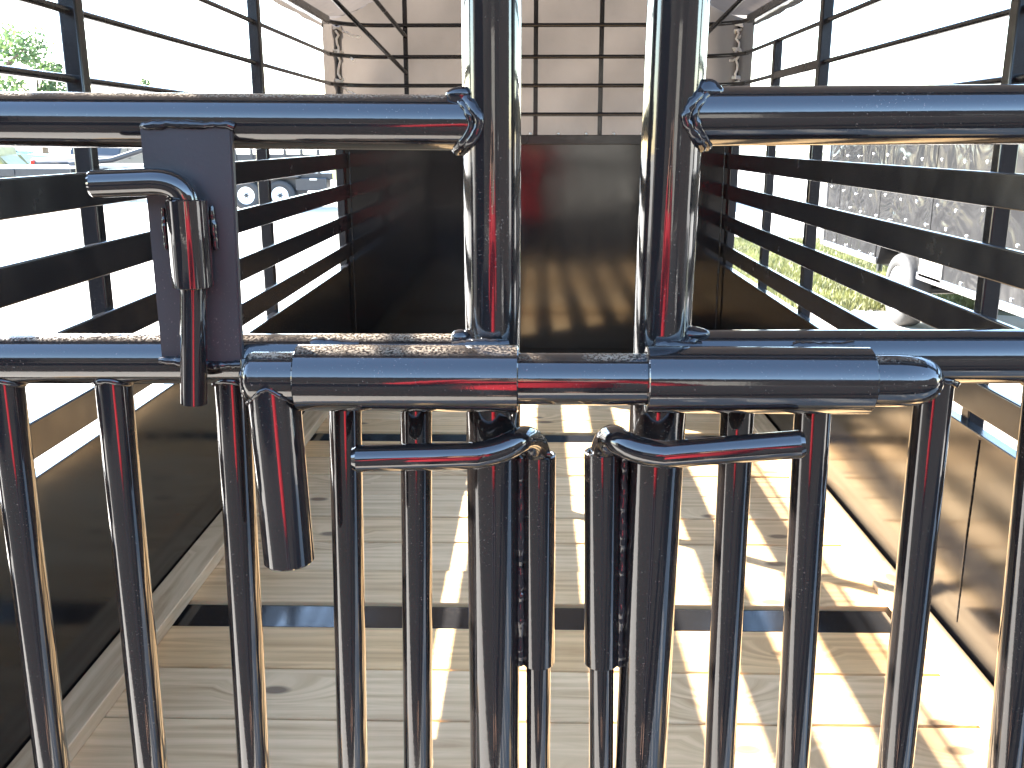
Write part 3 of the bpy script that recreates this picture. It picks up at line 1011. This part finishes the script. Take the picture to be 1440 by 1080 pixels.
# drop pins in sleeves beside the two latch posts
for side in (-1, 1):
    left = side < 0
    Y = YGL - 0.004 if left else YGR - 0.004
    g = gate_l if left else gate_r
    if left:
        st, sb = P(758, 638, Y), P(757, 932, Y); rs = 0.0188
        pb_, pt_ = P(754, 1080, Y), P(757, 640, Y)
    else:
        st, sb = P(847, 634, Y), P(846, 932, Y); rs = 0.0200
        pb_, pt_ = P(839, 1080, Y), P(849, 640, Y)
    sv = obj('drop_pin_sleeve', hollow(sb, st, rs, 0.0152, 32), M['gloss'], g)
    pt0, pb0 = (plt, plb) if left else (prt, prb)
    pa, pbm = extend(pt0, pb0, st.z - 0.004), extend(pt0, pb0, sb.z + 0.004)
    mid = [(pa.lerp(st, 0.60)) + Vector((0, -0.008, 0)), (pbm.lerp(sb, 0.60)) + Vector((0, -0.008, 0))]
    obj('spacer_bar', nbox((mid[0] + mid[1]) / 2 + Vector((0, 0.012, 0)), (0.022, 0.012, (mid[0] - mid[1]).length), bev=0.002), M['gloss'], sv)
    obj('weld_bead', bead([mid[0], mid[0].lerp(mid[1], .33), mid[0].lerp(mid[1], .66), mid[1]], 0.0062, seg=8), M['weld'], sv)
    ax = (st - sb).normalized()
    low = extend(st, sb, FZ + 0.01)
    rod_top = st + ax * 0.002
    dp = thing('drop_pin', ('black drop pin with its bent handle pointing left, left of the centre gap' if left else
                            'black drop pin with its bent handle pointing right, right of the centre gap'), 'drop pin', tuple(low), 'pair of drop pins')
    if left:
        e0 = rod_top + Vector((0, 0, 0.012))
        k1 = P(752, 606, Y - 0.012)
        k2 = P(725, 622, 0.966)
        e1 = P(690, 640, 0.955)
        e2 = P(496, 645, 0.950)
    else:
        e0 = rod_top + Vector((0, 0, 0.012))
        k1 = P(853, 603, Y - 0.014)
        k2 = P(872, 622, 0.962)
        e1 = P(915, 641, 0.945)
        e2 = P(1131, 624, 0.930)
    path = [low, low + ax * 0.004, rod_top - ax * 0.03] + arc(rod_top - ax * 0.01, k1, k2, 9) + arc(k2.lerp(e1, 0.35), k2.lerp(e1, 0.8), e1.lerp(e2, 0.10), 4)[0:] + [e1.lerp(e2, 0.97), e2]
    rad = [0.0120] + [0.0144] * (len(path) - 2) + [0.0118]
    obj('rod', ntube(path, rad, 28, sharp=(1, len(path) - 2)), M['gloss_pin'], dp)
    b1 = arc(rod_top, k1, k2, 9)
    bm = bead([b1[2] + Vector((side * .004, -.006, 0.004)), b1[4] + Vector((side * .004, -.009, 0.006))], 0.0095, seg=9)
    add_bead(bm, [rod_top + Vector((0.012, -0.010, 0.002)), rod_top + Vector((-0.008, -0.014, 0.002))], 0.0045)
    obj('weld_bead', bm, M['weld'], dp)

# ------------------------------------------------------------------ cargo trailer parked on the right
XS = 3.3
cargo = thing('cargo_trailer', 'dark riveted enclosed cargo trailer seen through the right-hand slats', 'trailer', (XS + 1.1, 7.5, 0))
Y0, Y1 = 3.2, 11.0
ZL, ZH = 0.50, 1.98
arch0, arch1 = 8.25, 9.27
# body: side outline with a wheel opening
out = [(Y0, ZL), (arch0, ZL), (arch0 + 0.14, 0.80), (arch1 - 0.14, 0.80), (arch1, ZL), (Y1, ZL), (Y1, ZH - .08), (Y1 - 0.08, ZH), (Y0 + 0.08, ZH), (Y0, ZH - .08)]
bodyc = obj('body', extrude_poly(bmesh.new(), out, 'x', XS, XS + 2.1), M['alu'], cargo)
# skin sheets with overlapped joints
yj = [Y0, 4.42, 5.64, 6.86, 8.08, 9.30, 10.52, Y1]
for i in range(len(yj) - 1):
    y0, y1 = yj[i] + 0.01, yj[i + 1] - 0.004
    z0 = ZL + 0.02 if (y1 < arch0 or y0 > arch1) else 0.82
    obj('skin_sheet', nbox((XS - 0.004, (y0 + y1) / 2, (z0 + ZH - 0.1) / 2), (0.006, y1 - y0, ZH - 0.1 - z0), bev=0.001), M['alu'], bodyc)
bm = bmesh.new()
row = 0
z = 0.58
while z < 1.9:
    y = Y0 + 0.2 + (0.2 if row % 2 else 0)
    while y < Y1 - 0.1:
        if z > 0.86 or y < arch0 - 0.1 or y > arch1 + 0.1:
            m_ = Matrix.Translation((XS - 0.008, y + random.uniform(-.035, .035), z + random.uniform(-.02, .02))) @ Matrix.Diagonal((0.010, random.uniform(.013, .018), random.uniform(.013, .018), 1))
            bmesh.ops.create_icosphere(bm, subdivisions=2, radius=1, matrix=m_)
        y += 0.40
    z += 0.185
    row += 1
for f in bm.faces: f.smooth = True
tag(obj('rivet_rows', bm, M['alu_trim'], bodyc), kind='stuff')
for y in (Y0, Y1):
    obj('corner_trim', nbox((XS - 0.006, y, (ZL + ZH) / 2), (0.05, 0.09, ZH - ZL), bev=0.012), M['alu_trim'], cargo)
obj('roof_trim', nbox((XS - 0.008, (Y0 + Y1) / 2, ZH - 0.05), (0.03, Y1 - Y0, 0.09), bev=0.008), M['alu_trim'], cargo)
obj('trim_strip', nbox((XS - 0.008, (Y0 + arch0) / 2, ZL + 0.03), (0.02, arch0 - Y0, 0.06), bev=0.004), M['alu_trim'], cargo)
obj('trim_strip', nbox((XS - 0.008, (Y1 + arch1) / 2, ZL + 0.03), (0.02, Y1 - arch1, 0.06), bev=0.004), M['alu_trim'], cargo)
obj('fender_panel', nbox((XS - 0.012, 7.98, 0.70), (0.012, 0.46, 0.34), bev=0.004), M['deck_old'], cargo)
for y in (8.77,):
    wheel(cargo, (XS + 0.12, y, 0.33), 0, 0.33, 0.21, 0.21, M['rim_white'])
    wheel(cargo, (XS + 1.98, y, 0.33), math.pi, 0.33, 0.21, 0.21, M['rim_white'])
    obj('axle', ntube([(XS + .1, y, .33), (XS + 2, y, .33)], 0.04, 10), M['steel_dark'], cargo)
obj('marker_light', nbox((XS - 0.02, 10.3, 0.72), (0.02, 0.10, 0.05), bev=0.006), M['lamp_red'], cargo)
obj('chassis', nbox((XS + 1.05, 7.1, ZL - 0.06), (1.4, 7.4, 0.1), bev=0.01), M['steel_dark'], cargo)
obj('tongue', ntube([(XS + 0.4, 11, .45), (XS + 1.05, 12.3, .48), (XS + 1.7, 11, .45)], 0.05, 10), M['steel_dark'], cargo)
obj('jack', ntube([(XS + 1.05, 12.1, 0), (XS + 1.05, 12.1, .9)], 0.035, 10), M['steel_dark'], cargo)

# ------------------------------------------------------------------ grass verge behind it
def patch(name, x0, x1, y0, y1, seed):
    r = random.Random(seed)
    bm = bmesh.new()
    n = 44
    ring = []
    cx, cy, hx, hy = (x0 + x1) / 2, (y0 + y1) / 2, (x1 - x0) / 2, (y1 - y0) / 2
    for k in range(n):
        a = 2 * math.pi * k / n
        ca, sa = math.cos(a), math.sin(a)
        s = 1 / max(abs(ca) ** 4 + abs(sa) ** 4, 1e-6) ** 0.25
        j = 1 + r.uniform(-0.04, 0.04)
        ring.append(bm.verts.new((cx + hx * ca * s * j, cy + hy * sa * s * j, 0.004)))
    bm.faces.new(ring)
    return tag(obj('lawn', bm, M['lawn']), kind='structure')


def blades(x0, x1, y0, y1, n, h, seed, label):
    r = random.Random(seed)
    vs_, fs = [], []
    for k in range(n):
        x, y = r.uniform(x0, x1), r.uniform(y0, y1)
        a = r.uniform(0, 6.28); l_ = r.uniform(.5, 1) * h; w = 0.006 + 0.006 * r.random()
        bx, by = math.cos(a) * w, math.sin(a) * w
        lx, ly = r.uniform(-.5, .5) * l_, r.uniform(-.5, .5) * l_
        i = len(vs_)
        vs_ += [(x - bx, y - by, 0), (x + bx, y + by, 0), (x + bx * .6 + lx * .4, y + by * .6 + ly * .4, l_ * .6), (x + lx, y + ly, l_)]
        fs += [(i, i + 1, i + 2), (i, i + 2, i + 3)]
    me = bpy.data.meshes.new('grass'); me.from_pydata(vs_, [], fs); me.materials.append(M['grass'])
    o = bpy.data.objects.new('grass', me); C.objects.link(o)
    return tag(o, label, 'grass', kind='stuff')


patch('verge', 2.3, 7.5, 9.3, 17, 2)
blades(2.5, 5.2, 9.5, 16.5, 22000, 0.10, 5, 'bright green grass verge beside the cargo trailer')
patch('far', -40, 40, 95, 180, 4)

# ------------------------------------------------------------------ trees
def tree(name, label, loc, h, cr, seed, n=2600, group='trees beyond the lot'):
    r = random.Random(seed)
    t = thing(name, label, 'tree', loc, group)
    L = Vector(loc)
    bm = bmesh.new()
    tops = []
    trunk = [L + Vector((0, 0, -0.05)), L + Vector((r.uniform(-.1, .1), r.uniform(-.1, .1), h * .25)), L + Vector((r.uniform(-.2, .2), r.uniform(-.2, .2), h * .55)), L + Vector((0, 0, h * .85))]
    tube(bm, trunk, [h * .032, h * .024, h * .015, h * .004], 9)
    for k in range(11):
        z0 = h * r.uniform(.22, .62)
        a = r.uniform(0, 6.28)
        rad = cr * r.uniform(.45, .85)
        e = L + Vector((math.cos(a) * rad, math.sin(a) * rad, z0 + h * r.uniform(.10, .3)))
        s = L + Vector((0, 0, z0))
        tube(bm, [s, s.lerp(e, .5) + Vector((0, 0, h * .03)), e], [h * .011, h * .007, h * .002], 6)
        tops.append(e)
    obj('trunk', bm, M['bark'], t)
    clumps = [(e, cr * r.uniform(.28, .45)) for e in tops]
    for k in range(12):
        a = r.uniform(0, 6.28); zz = r.uniform(.35, .97)
        rad = cr * (1 - ((zz - .55) / .5) ** 2) ** .5 * r.uniform(.3, .95) if abs(zz - .55) < .5 else 0
        clumps.append((L + Vector((math.cos(a) * rad, math.sin(a) * rad, h * zz)), cr * r.uniform(.22, .42)))
    vs_, fs = [], []
    for k in range(n):
        c, s = r.choice(clumps)
        d = Vector((r.gauss(0, 1), r.gauss(0, 1), r.gauss(0, .8)))
        d = d.normalized() * s * r.random() ** .4
        p = c + d
        u = Vector((r.uniform(-1, 1), r.uniform(-1, 1), r.uniform(-1, 1))).normalized()
        v = u.orthogonal().normalized()
        q = h * r.uniform(.010, .022)
        i = len(vs_)
        vs_ += [p - u * q, p + v * q * .6, p + u * q, p - v * q * .6]
        fs.append((i, i + 1, i + 2, i + 3))
    me = bpy.data.meshes.new('crown'); me.from_pydata([tuple(v) for v in vs_], [], fs); me.materials.append(M['leaf'])
    o = bpy.data.objects.new('crown', me); C.objects.link(o); o.parent = t
    o.matrix_parent_inverse = wm(t).inverted()
    return t


def gx(px, Y):
    return P(px, 197, Y).x


tree('broadleaf_tree', 'tallest pale green leafy tree at the far left edge', (gx(0, 44), 44, 0), 6.6, 2.7, 11, 4200)
tree('broadleaf_tree', 'leafy tree just left of the near left post', (gx(62, 46), 46, 0), 6.0, 1.5, 12, 3000)
tree('broadleaf_tree', 'small rounded tree just right of the near left post', (gx(122, 48), 48, 0), 4.9, 1.2, 13, 2400)
tree('broadleaf_tree', 'small lone tree standing between the two left posts', (gx(212, 52), 52, 0), 4.8, 1.0, 14, 2000)

# unseen workshop added behind the photographer to darken what the glossy posts mirror
ws = thing('added_workshop', 'added long dark metal-clad workshop behind the photographer with a pale roll-up door', 'building', (0, -15, 0))
obj('wall', nbox((0, -18.2, 2.6), (96, 6, 5.6)), M['cladding'], ws)
obj('roof', extrude_poly(bmesh.new(), [(-21.6, 5.3), (-21.6, 5.45), (-18.2, 6.9), (-14.8, 5.45), (-14.8, 5.3)], 'x', -48.3, 48.3), M['steel_dark'], ws)
for k in range(84):
    x = -16.8 + k * 0.4
    if 0.3 < x < 4.0 or -8.2 < x < -4.4: continue
    obj('rib', nbox((x, -15.19, 2.6), (0.06, 0.035, 5.18)), M['cladding'], ws)
for x0, w_, m_ in ((2.15, 3.5, M['deck_old']), (-6.3, 3.5, M['cladding'])):
    d_o = obj('roll_up_door', nbox((x0, -15.17, 1.75), (w_, 0.05, 3.5)), m_, ws)
    for k in range(8):
        obj('door_slat', nbox((x0, -15.14, 0.24 + k * 0.43), (w_ - .06, 0.03, 0.40), bev=0.008), m_, d_o)
for X_, lab in ((-6.2, 'added dark box trailer, unseen behind and left of the photographer'), (6.4, 'added dark box trailer, unseen behind and right of the photographer')):
    bt = thing('added_box_trailer', lab, 'trailer', (X_, -4.5, 0))  # unseen trailers added so the flanks of the posts mirror something dark
    obj('body', nbox((X_, -4.5, 1.75), (2.2, 6.5, 2.5), bev=0.05), M['cladding'], bt)
    obj('chassis', nbox((X_, -4.5, 0.46), (1.6, 6.3, 0.1)), M['steel_dark'], bt)
    obj('roof_trim', nbox((X_, -4.5, 3.02), (2.24, 6.54, 0.06), bev=0.01), M['steel_dark'], bt)
    for y in (-4.9, -4.1):
        for s in (-1, 1):
            wheel(bt, (X_ + s * 1.2, y, 0.33), 0 if s < 0 else math.pi, 0.33, 0.2, 0.2, M['rim_silver'])
bt = thing('added_box_trailer', 'added dark box trailer set crosswise far ahead, unseen behind the front bulkhead', 'trailer', (-0.5, 27, 0))  # added as a dark mass for the cargo trailer's skin to reflect
obj('body', nbox((-0.5, 27, 1.7), (8.4, 2.2, 2.4), bev=0.05), M['cladding'], bt)
obj('chassis', nbox((-0.5, 27, 0.46), (8.2, 1.6, 0.1)), M['steel_dark'], bt)
for x in (-0.9, -0.1):
    for s in (-1, 1):
        wheel(bt, (x, 27 + s * 1.2, 0.33), math.pi / 2 if s < 0 else -math.pi / 2, 0.33, 0.2, 0.2, M['rim_silver'])
for x in (-13, -11, 8, 11, 14):
    wn_ = obj('window', nbox((x, -15.17, 2.1), (1.3, 0.06, 1.0)), M['glass'], ws)
    obj('frame', nbox((x, -15.15, 1.56), (1.5, 0.09, 0.07)), M['white_paint'], wn_)

# ------------------------------------------------------------------ far vehicles on the left
# black tandem trailer with white wheels
YT = 23.5
tt = thing('tandem_trailer', 'far black tandem trailer with two white wheels, between the left slats', 'trailer', (gx(400, YT), YT, 0))
x_a, x_b = gx(300, YT), gx(476, YT)
obj('bed_frame', nbox(((x_a + x_b) / 2, YT + 1.0, 0.80), (x_b - x_a, 2.0, 0.16), bev=0.01), M['steel_dark'], tt)
obj('side_panel', nbox(((x_a + x_b) / 2 - .2, YT + 0.02, 1.12), (x_b - x_a - .5, 0.04, 0.40), bev=0.01), M['steel_dark'], tt)
for k in range(7):
    x = x_a + 0.1 + k * (x_b - x_a - .6) / 6
    obj('stake', nbox((x, YT - 0.01, 1.20), (0.06, 0.06, 0.75), bev=0.005), M['steel_dark'], tt)
obj('rail', ntube([(x_a, YT, 1.56), (x_b - .4, YT, 1.56)], 0.03, 8), M['steel_dark'], tt)
for px in (344, 392):
    wheel(tt, (gx(px, YT), YT - 0.10, 0.36), math.pi / 2, 0.36, 0.205, 0.21, M['rim_white'])
fx0, fx1 = gx(344, YT) - .48, gx(392, YT) + .48
obj('fender', nbox(((fx0 + fx1) / 2, YT - .1, 0.80), (fx1 - fx0, .28, .04), bev=.01), M['steel_dark'], tt)
obj('fender_skirt', nbox(((gx(344, YT) + gx(392, YT)) / 2, YT + .02, 0.56), (fx1 - fx0 + .3, .03, .42), bev=.01), M['blue_paint'] if False else M['steel_dark'], tt)
obj('tool_box', nbox((gx(436, YT), YT + .1, 0.62), (0.75, .5, .3), bev=.02), M['steel_dark'], tt)
obj('box_hinge', nbox((gx(440, YT), YT - .17, 0.74), (0.18, .03, .05), bev=.01), M['bolt'], tt)
obj('warning_label', nbox((gx(470.5, YT), YT - .06, 0.86), (0.14, .02, .26), bev=.004), M['yellow_label'], tt)
obj('tongue', ntube([(x_b - .1, YT + .5, .62), (x_b + 1.1, YT + 1.0, .55), (x_b - .1, YT + 1.5, .62)], .06, 8), M['steel_dark'], tt)
obj('jack', ntube([(x_b + .9, YT + 1, 0), (x_b + .9, YT + 1, 1.0)], .04, 8), M['steel_dark'], tt)

# low flatbed in front of the parked vehicles at the far left
YL_ = 26.0
fb = thing('flatbed_trailer', 'low dark flatbed trailer with a pale deck edge, far left behind the top slat', 'trailer', (gx(20, YL_), YL_, 0))
xa_, xb_ = gx(-120, YL_), gx(94, YL_)
obj('deck', nbox(((xa_ + xb_) / 2, YL_ + 1.1, 0.93), (xb_ - xa_, 2.2, .05), bev=.005), M['white_paint'], fb)
obj('frame_rail', nbox(((xa_ + xb_) / 2, YL_ + .03, .80), (xb_ - xa_ - .02, .1, .2), bev=.01), M['steel_dark'], fb)
for k in range(4):
    obj('stake_pocket', nbox((xa_ + .3 + k * .75, YL_ - .03, .82), (.08, .04, .14), bev=.005), M['steel_dark'], fb)
for px in (-40, 10):
    wheel(fb, (gx(px, YL_), YL_ + .15, 0.34), math.pi / 2, 0.34, 0.2, 0.24, M['rim_silver'])
    obj('axle_leg', nbox((gx(px, YL_), YL_ + .5, .52), (.1, .5, .36)), M['steel_dark'], fb)

# pale blue pickup
LOCAL = True


def pickup(label, loc, rz, col):
    t = thing('pickup_truck', label, 'truck', loc)
    t.rotation_euler = (0, 0, rz)
    side = [(-2.7, .50), (-2.72, .95), (-2.6, 1.10), (-1.0, 1.12), (-0.75, 1.15), (-0.35, 1.78), (0.75, 1.80), (1.25, 1.22), (2.45, 1.12), (2.68, .95), (2.70, .50),
            (2.2, .42), (2.15, .72), (1.95, .86), (1.65, .90), (1.35, .86), (1.15, .72), (1.1, .42), (-1.2, .42), (-1.25, .72), (-1.45, .86), (-1.75, .90), (-2.05, .86), (-2.25, .72), (-2.3, .42)]
    obj('body', extrude_poly(bmesh.new(), side, 'y', -.95, .95, bev=0.04), col, t)
    for s in (-1, 1):
        obj('window', extrude_poly(bmesh.new(), [(-.25, 1.20), (-.12, 1.68), (.68, 1.70), (1.05, 1.24)], 'y', s * .955 - .008, s * .955 + .008), M['glass'], t)
        obj('door_handle', nbox((-.1, s * .97, 1.06), (.16, .03, .03), bev=.008), M['steel_dark'], t)
        obj('headlight', nbox((2.64, s * .72, .92), (.1, .36, .16), bev=.03), M['rim_white'], t)
        obj('tail_light', nbox((-2.70, s * .84, .88), (.06, .14, .3), bev=.02), M['lamp_red'], t)
        obj('mirror', nbox((.95, s * 1.05, 1.28), (.10, .16, .14), bev=.03), col, t)
    obj('windscreen', extrude_poly(bmesh.new(), [(.82, 1.74), (1.22, 1.26), (1.25, 1.28), (.85, 1.765)], 'y', -.8, .8), M['glass'], t)
    obj('bumper', nbox((2.72, 0, .55), (.12, 1.9, .18), bev=.04), M['bolt'], t)
    for x in (-1.75, 1.65):
        for s in (-1, 1):
            wheel(t, (x, s * .86, .38), math.pi / 2 if s < 0 else -math.pi / 2, .38, .22, .24, M['rim_silver'])
    return t


pickup('pale blue pickup truck parked at the far left behind the flatbed', (gx(88, 33) - 2.6, 33, 0), R(8), M['blue_paint'])
pickup('dark pickup truck parked end-on right of the near left post', (gx(120, 32), 33.5, 0), R(80), M['steel_dark'])

# yellow compact loader on the flatbed side
yl = thing('compact_loader', 'small yellow loader machine at the far left edge above the flatbed', 'loader', (gx(-14, 29.5), 29.5, 0))
body_s = [(-.8, .3), (-.8, 1.1), (-.5, 1.25), (-.45, 1.95), (.35, 1.95), (.5, 1.2), (.8, .9), (.8, .3)]
obj('body', extrude_poly(bmesh.new(), body_s, 'y', -.55, .55, bev=.03), M['yellow_paint'], yl)
obj('cab_window', extrude_poly(bmesh.new(), [(-.35, 1.3), (-.33, 1.85), (.25, 1.85), (.36, 1.3)], 'y', -.565, .565), M['glass'], yl)
obj('lift_arm', ntube([(-.7, -.66, 1.35), (.5, -.66, 1.15), (1.05, -.66, .45)], .07, 8), M['yellow_paint'], yl)
obj('lift_arm', ntube([(-.7, .66, 1.35), (.5, .66, 1.15), (1.05, .66, .45)], .07, 8), M['yellow_paint'], yl)
obj('bucket', extrude_poly(bmesh.new(), [(.98, .05), (1.0, .55), (1.08, .55), (1.12, .16), (1.55, .1), (1.55, .05)], 'y', -.8, .8), M['steel_dark'], yl)
for x in (-.45, .45):
    for s in (-1, 1):
        wheel(yl, (x, s * .68, .32), math.pi / 2 if s < 0 else -math.pi / 2, .32, .17, .24, M['yellow_paint'])

# gooseneck tongue of a parked trailer
gt = thing('gooseneck_trailer', 'far dark trailer with a raised sloping neck, left of the flat plate', 'trailer', (gx(150, 27), 27, 0))
obj('neck', ntube([(-1.1, 0, 1.0), (.1, 0, 1.12), (1.2, 0, 1.46)], .08, 10), M['steel_dark'], gt)
obj('deck', nbox((-.1, 1.0, .93), (2.6, 2.0, .10), bev=.01), M['deck_old'], gt)
for x in (-.1, .45):
    obj('leg', nbox((x, 0, .45), (.12, .12, .9), bev=.01), M['steel_dark'], gt)
    obj('foot', nbox((x, 0, .015), (.3, .3, .03), bev=.005), M['steel_dark'], gt)
for s in (0.1, 1.9):
    wheel(gt, (-1.0, s, .4), math.pi / 2, .4, .22, .22, M['rim_silver'])
LOCAL = False

# ------------------------------------------------------------------ the photographer behind the gate (seen in the gloss paint)
def skin_mesh(name, pts, edges, mat_, parent, sub=2, root=0):
    me = bpy.data.meshes.new(name)
    me.from_pydata([p[:3] for p in pts], edges, [])
    o = bpy.data.objects.new(name, me)
    C.objects.link(o)
    sk = o.modifiers.new('skin', 'SKIN'); sk.use_smooth_shade = True
    su = o.modifiers.new('sub', 'SUBSURF'); su.levels = sub; su.render_levels = sub
    for i, p in enumerate(pts):
        r = p[3] if len(p) > 3 else 0.05
        me.skin_vertices[0].data[i].radius = (r, p[4] if len(p) > 4 else r)
    me.skin_vertices[0].data[root].use_root = True
    me.materials.append(mat_)
    o.parent = parent
    o.matrix_parent_inverse = wm(parent).inverted()
    return o


PX, PY = 0.03, -0.36
ph = thing('person', 'person in a red shirt and dark trousers holding up a phone, behind the gate', 'person', (PX, PY, 0))
K = 1.06
b_ = [(0, 0, .88, .13, .11), (0, .005, 1.05, .125, .10), (0, .0, 1.22, .13, .10), (0, -.01, 1.33, .10, .08), (0, .0, 1.41, .052), (0, .02, 1.46, .06),
      (0, .03, 1.53, .082, .095), (0, .03, 1.60, .06, .07)]
e_ = [(i, i + 1) for i in range(7)]


def add(pts, start):
    i0 = start
    for p in pts:
        b_.append(p); e_.append((i0, len(b_) - 1)); i0 = len(b_) - 1
    return i0


for s in (-1, 1):
    add([(s * .09, 0, .84, .085), (s * .10, .02, .47, .058), (s * .10, -.01, .28, .055), (s * .10, -.02, .09, .04), (s * .11, .10, .04, .035), (s * .115, .17, .03, .028)], 0)
    w = add([(s * .16, -.01, 1.34, .06), (s * .25, .02, 1.28, .052), (s * .31, .08, 1.20, .045), (s * .30, .13, 1.24, .042), (s * .20, .22, 1.42, .034), (s * .115, .295, 1.51, .024), (s * .10, .31, 1.535, .026)], 3)
    for k, (dx, dz, ln) in enumerate(((-.03, .050, .9), (-.035, .035, 1.0), (-.035, .018, .95), (-.03, .0, .8))):
        add([(s * (.085 + .006 * k), .318, 1.535 + dz * .8, .0085), (s * .065, .330, 1.535 + dz, .0085), (s * (.065 + dx * ln * .6), .328, 1.54 + dz, .0075)], w)
    add([(s * .095, .30, 1.52, .010), (s * .065, .296, 1.53, .0095), (s * .04, .298, 1.536, .008)], w)
b_ = [(p[0] + PX, p[1] + PY, p[2] * K) + tuple(p[3:]) for p in b_]
body_o = skin_mesh('body', b_, e_, M['skin'], ph)
sh = [(0, 0, .73, .205, .15), (0, 0, .90, .195, .145), (0, .005, 1.06, .185, .135), (0, 0, 1.22, .19, .13), (0, -.01, 1.335, .14, .095), (0, 0, 1.385, .064)]
ed = [(0, 1), (1, 2), (2, 3), (3, 4), (4, 5)]
for s in (-1, 1):
    n0 = len(sh)
    sh += [(s * .165, -.01, 1.345, .078), (s * .25, .02, 1.285, .068), (s * .31, .08, 1.205, .060), (s * .30, .13, 1.245, .056), (s * .20, .22, 1.42, .048), (s * .135, .275, 1.485, .040)]
    ed += [(4, n0)] + [(n0 + q_, n0 + q_ + 1) for q_ in range(5)]
skin_mesh('shirt', [(p[0] + PX, p[1] + PY, p[2] * K) + tuple(p[3:]) for p in sh], ed, M['red'], ph)
tr = [(0, 0, .94, .140, .118), (0, 0, .86, .13, .115)]
ed = [(0, 1)]
for s in (-1, 1):
    n0 = len(tr)
    tr += [(s * .09, 0, .80, .095), (s * .10, .02, .47, .072), (s * .10, -.01, .28, .068), (s * .10, -.02, .09, .062)]
    ed += [(1, n0), (n0, n0 + 1), (n0 + 1, n0 + 2), (n0 + 2, n0 + 3)]
skin_mesh('trousers', [(p[0] + PX, p[1] + PY, p[2] * K) + tuple(p[3:]) for p in tr], ed, M['jeans'], ph)
for s in (-1, 1):
    skin_mesh('shoe', [(s * .10 + PX, -.06 + PY, .045, .042), (s * .105 + PX, .05 + PY, .045, .045), (s * .115 + PX, .18 + PY, .035, .034)], [(0, 1), (1, 2)], M['steel_dark'], ph)
hr = [(PX, PY - .005, 1.47 * K, .07), (PX, PY - .01, 1.55 * K, .098, .10), (PX, PY + .015, 1.615 * K, .085, .09)]
skin_mesh('hair', hr, [(0, 1), (1, 2)], M['hair'], ph)
skin_mesh('nose', [(PX, PY + .118, 1.555 * K, .009), (PX, PY + .135, 1.525 * K, .012)], [(0, 1)], M['skin'], ph, 1)
for s in (-1, 1):
    bm = bmesh.new()
    bmesh.ops.create_uvsphere(bm, u_segments=10, v_segments=8, radius=0.011, matrix=Matrix.Translation((PX + s * .032, PY + .113, 1.548 * K)))
    obj('eye', bm, M['hair'], ph)
fone = thing('phone', 'dark phone held up in front of the person in the red shirt', 'phone', (PX * 0, -0.03, 1.62))
obj('case', nbox((0.0, -0.030, 1.635), (0.145, 0.009, 0.074), bev=0.004), M['phone'], fone)
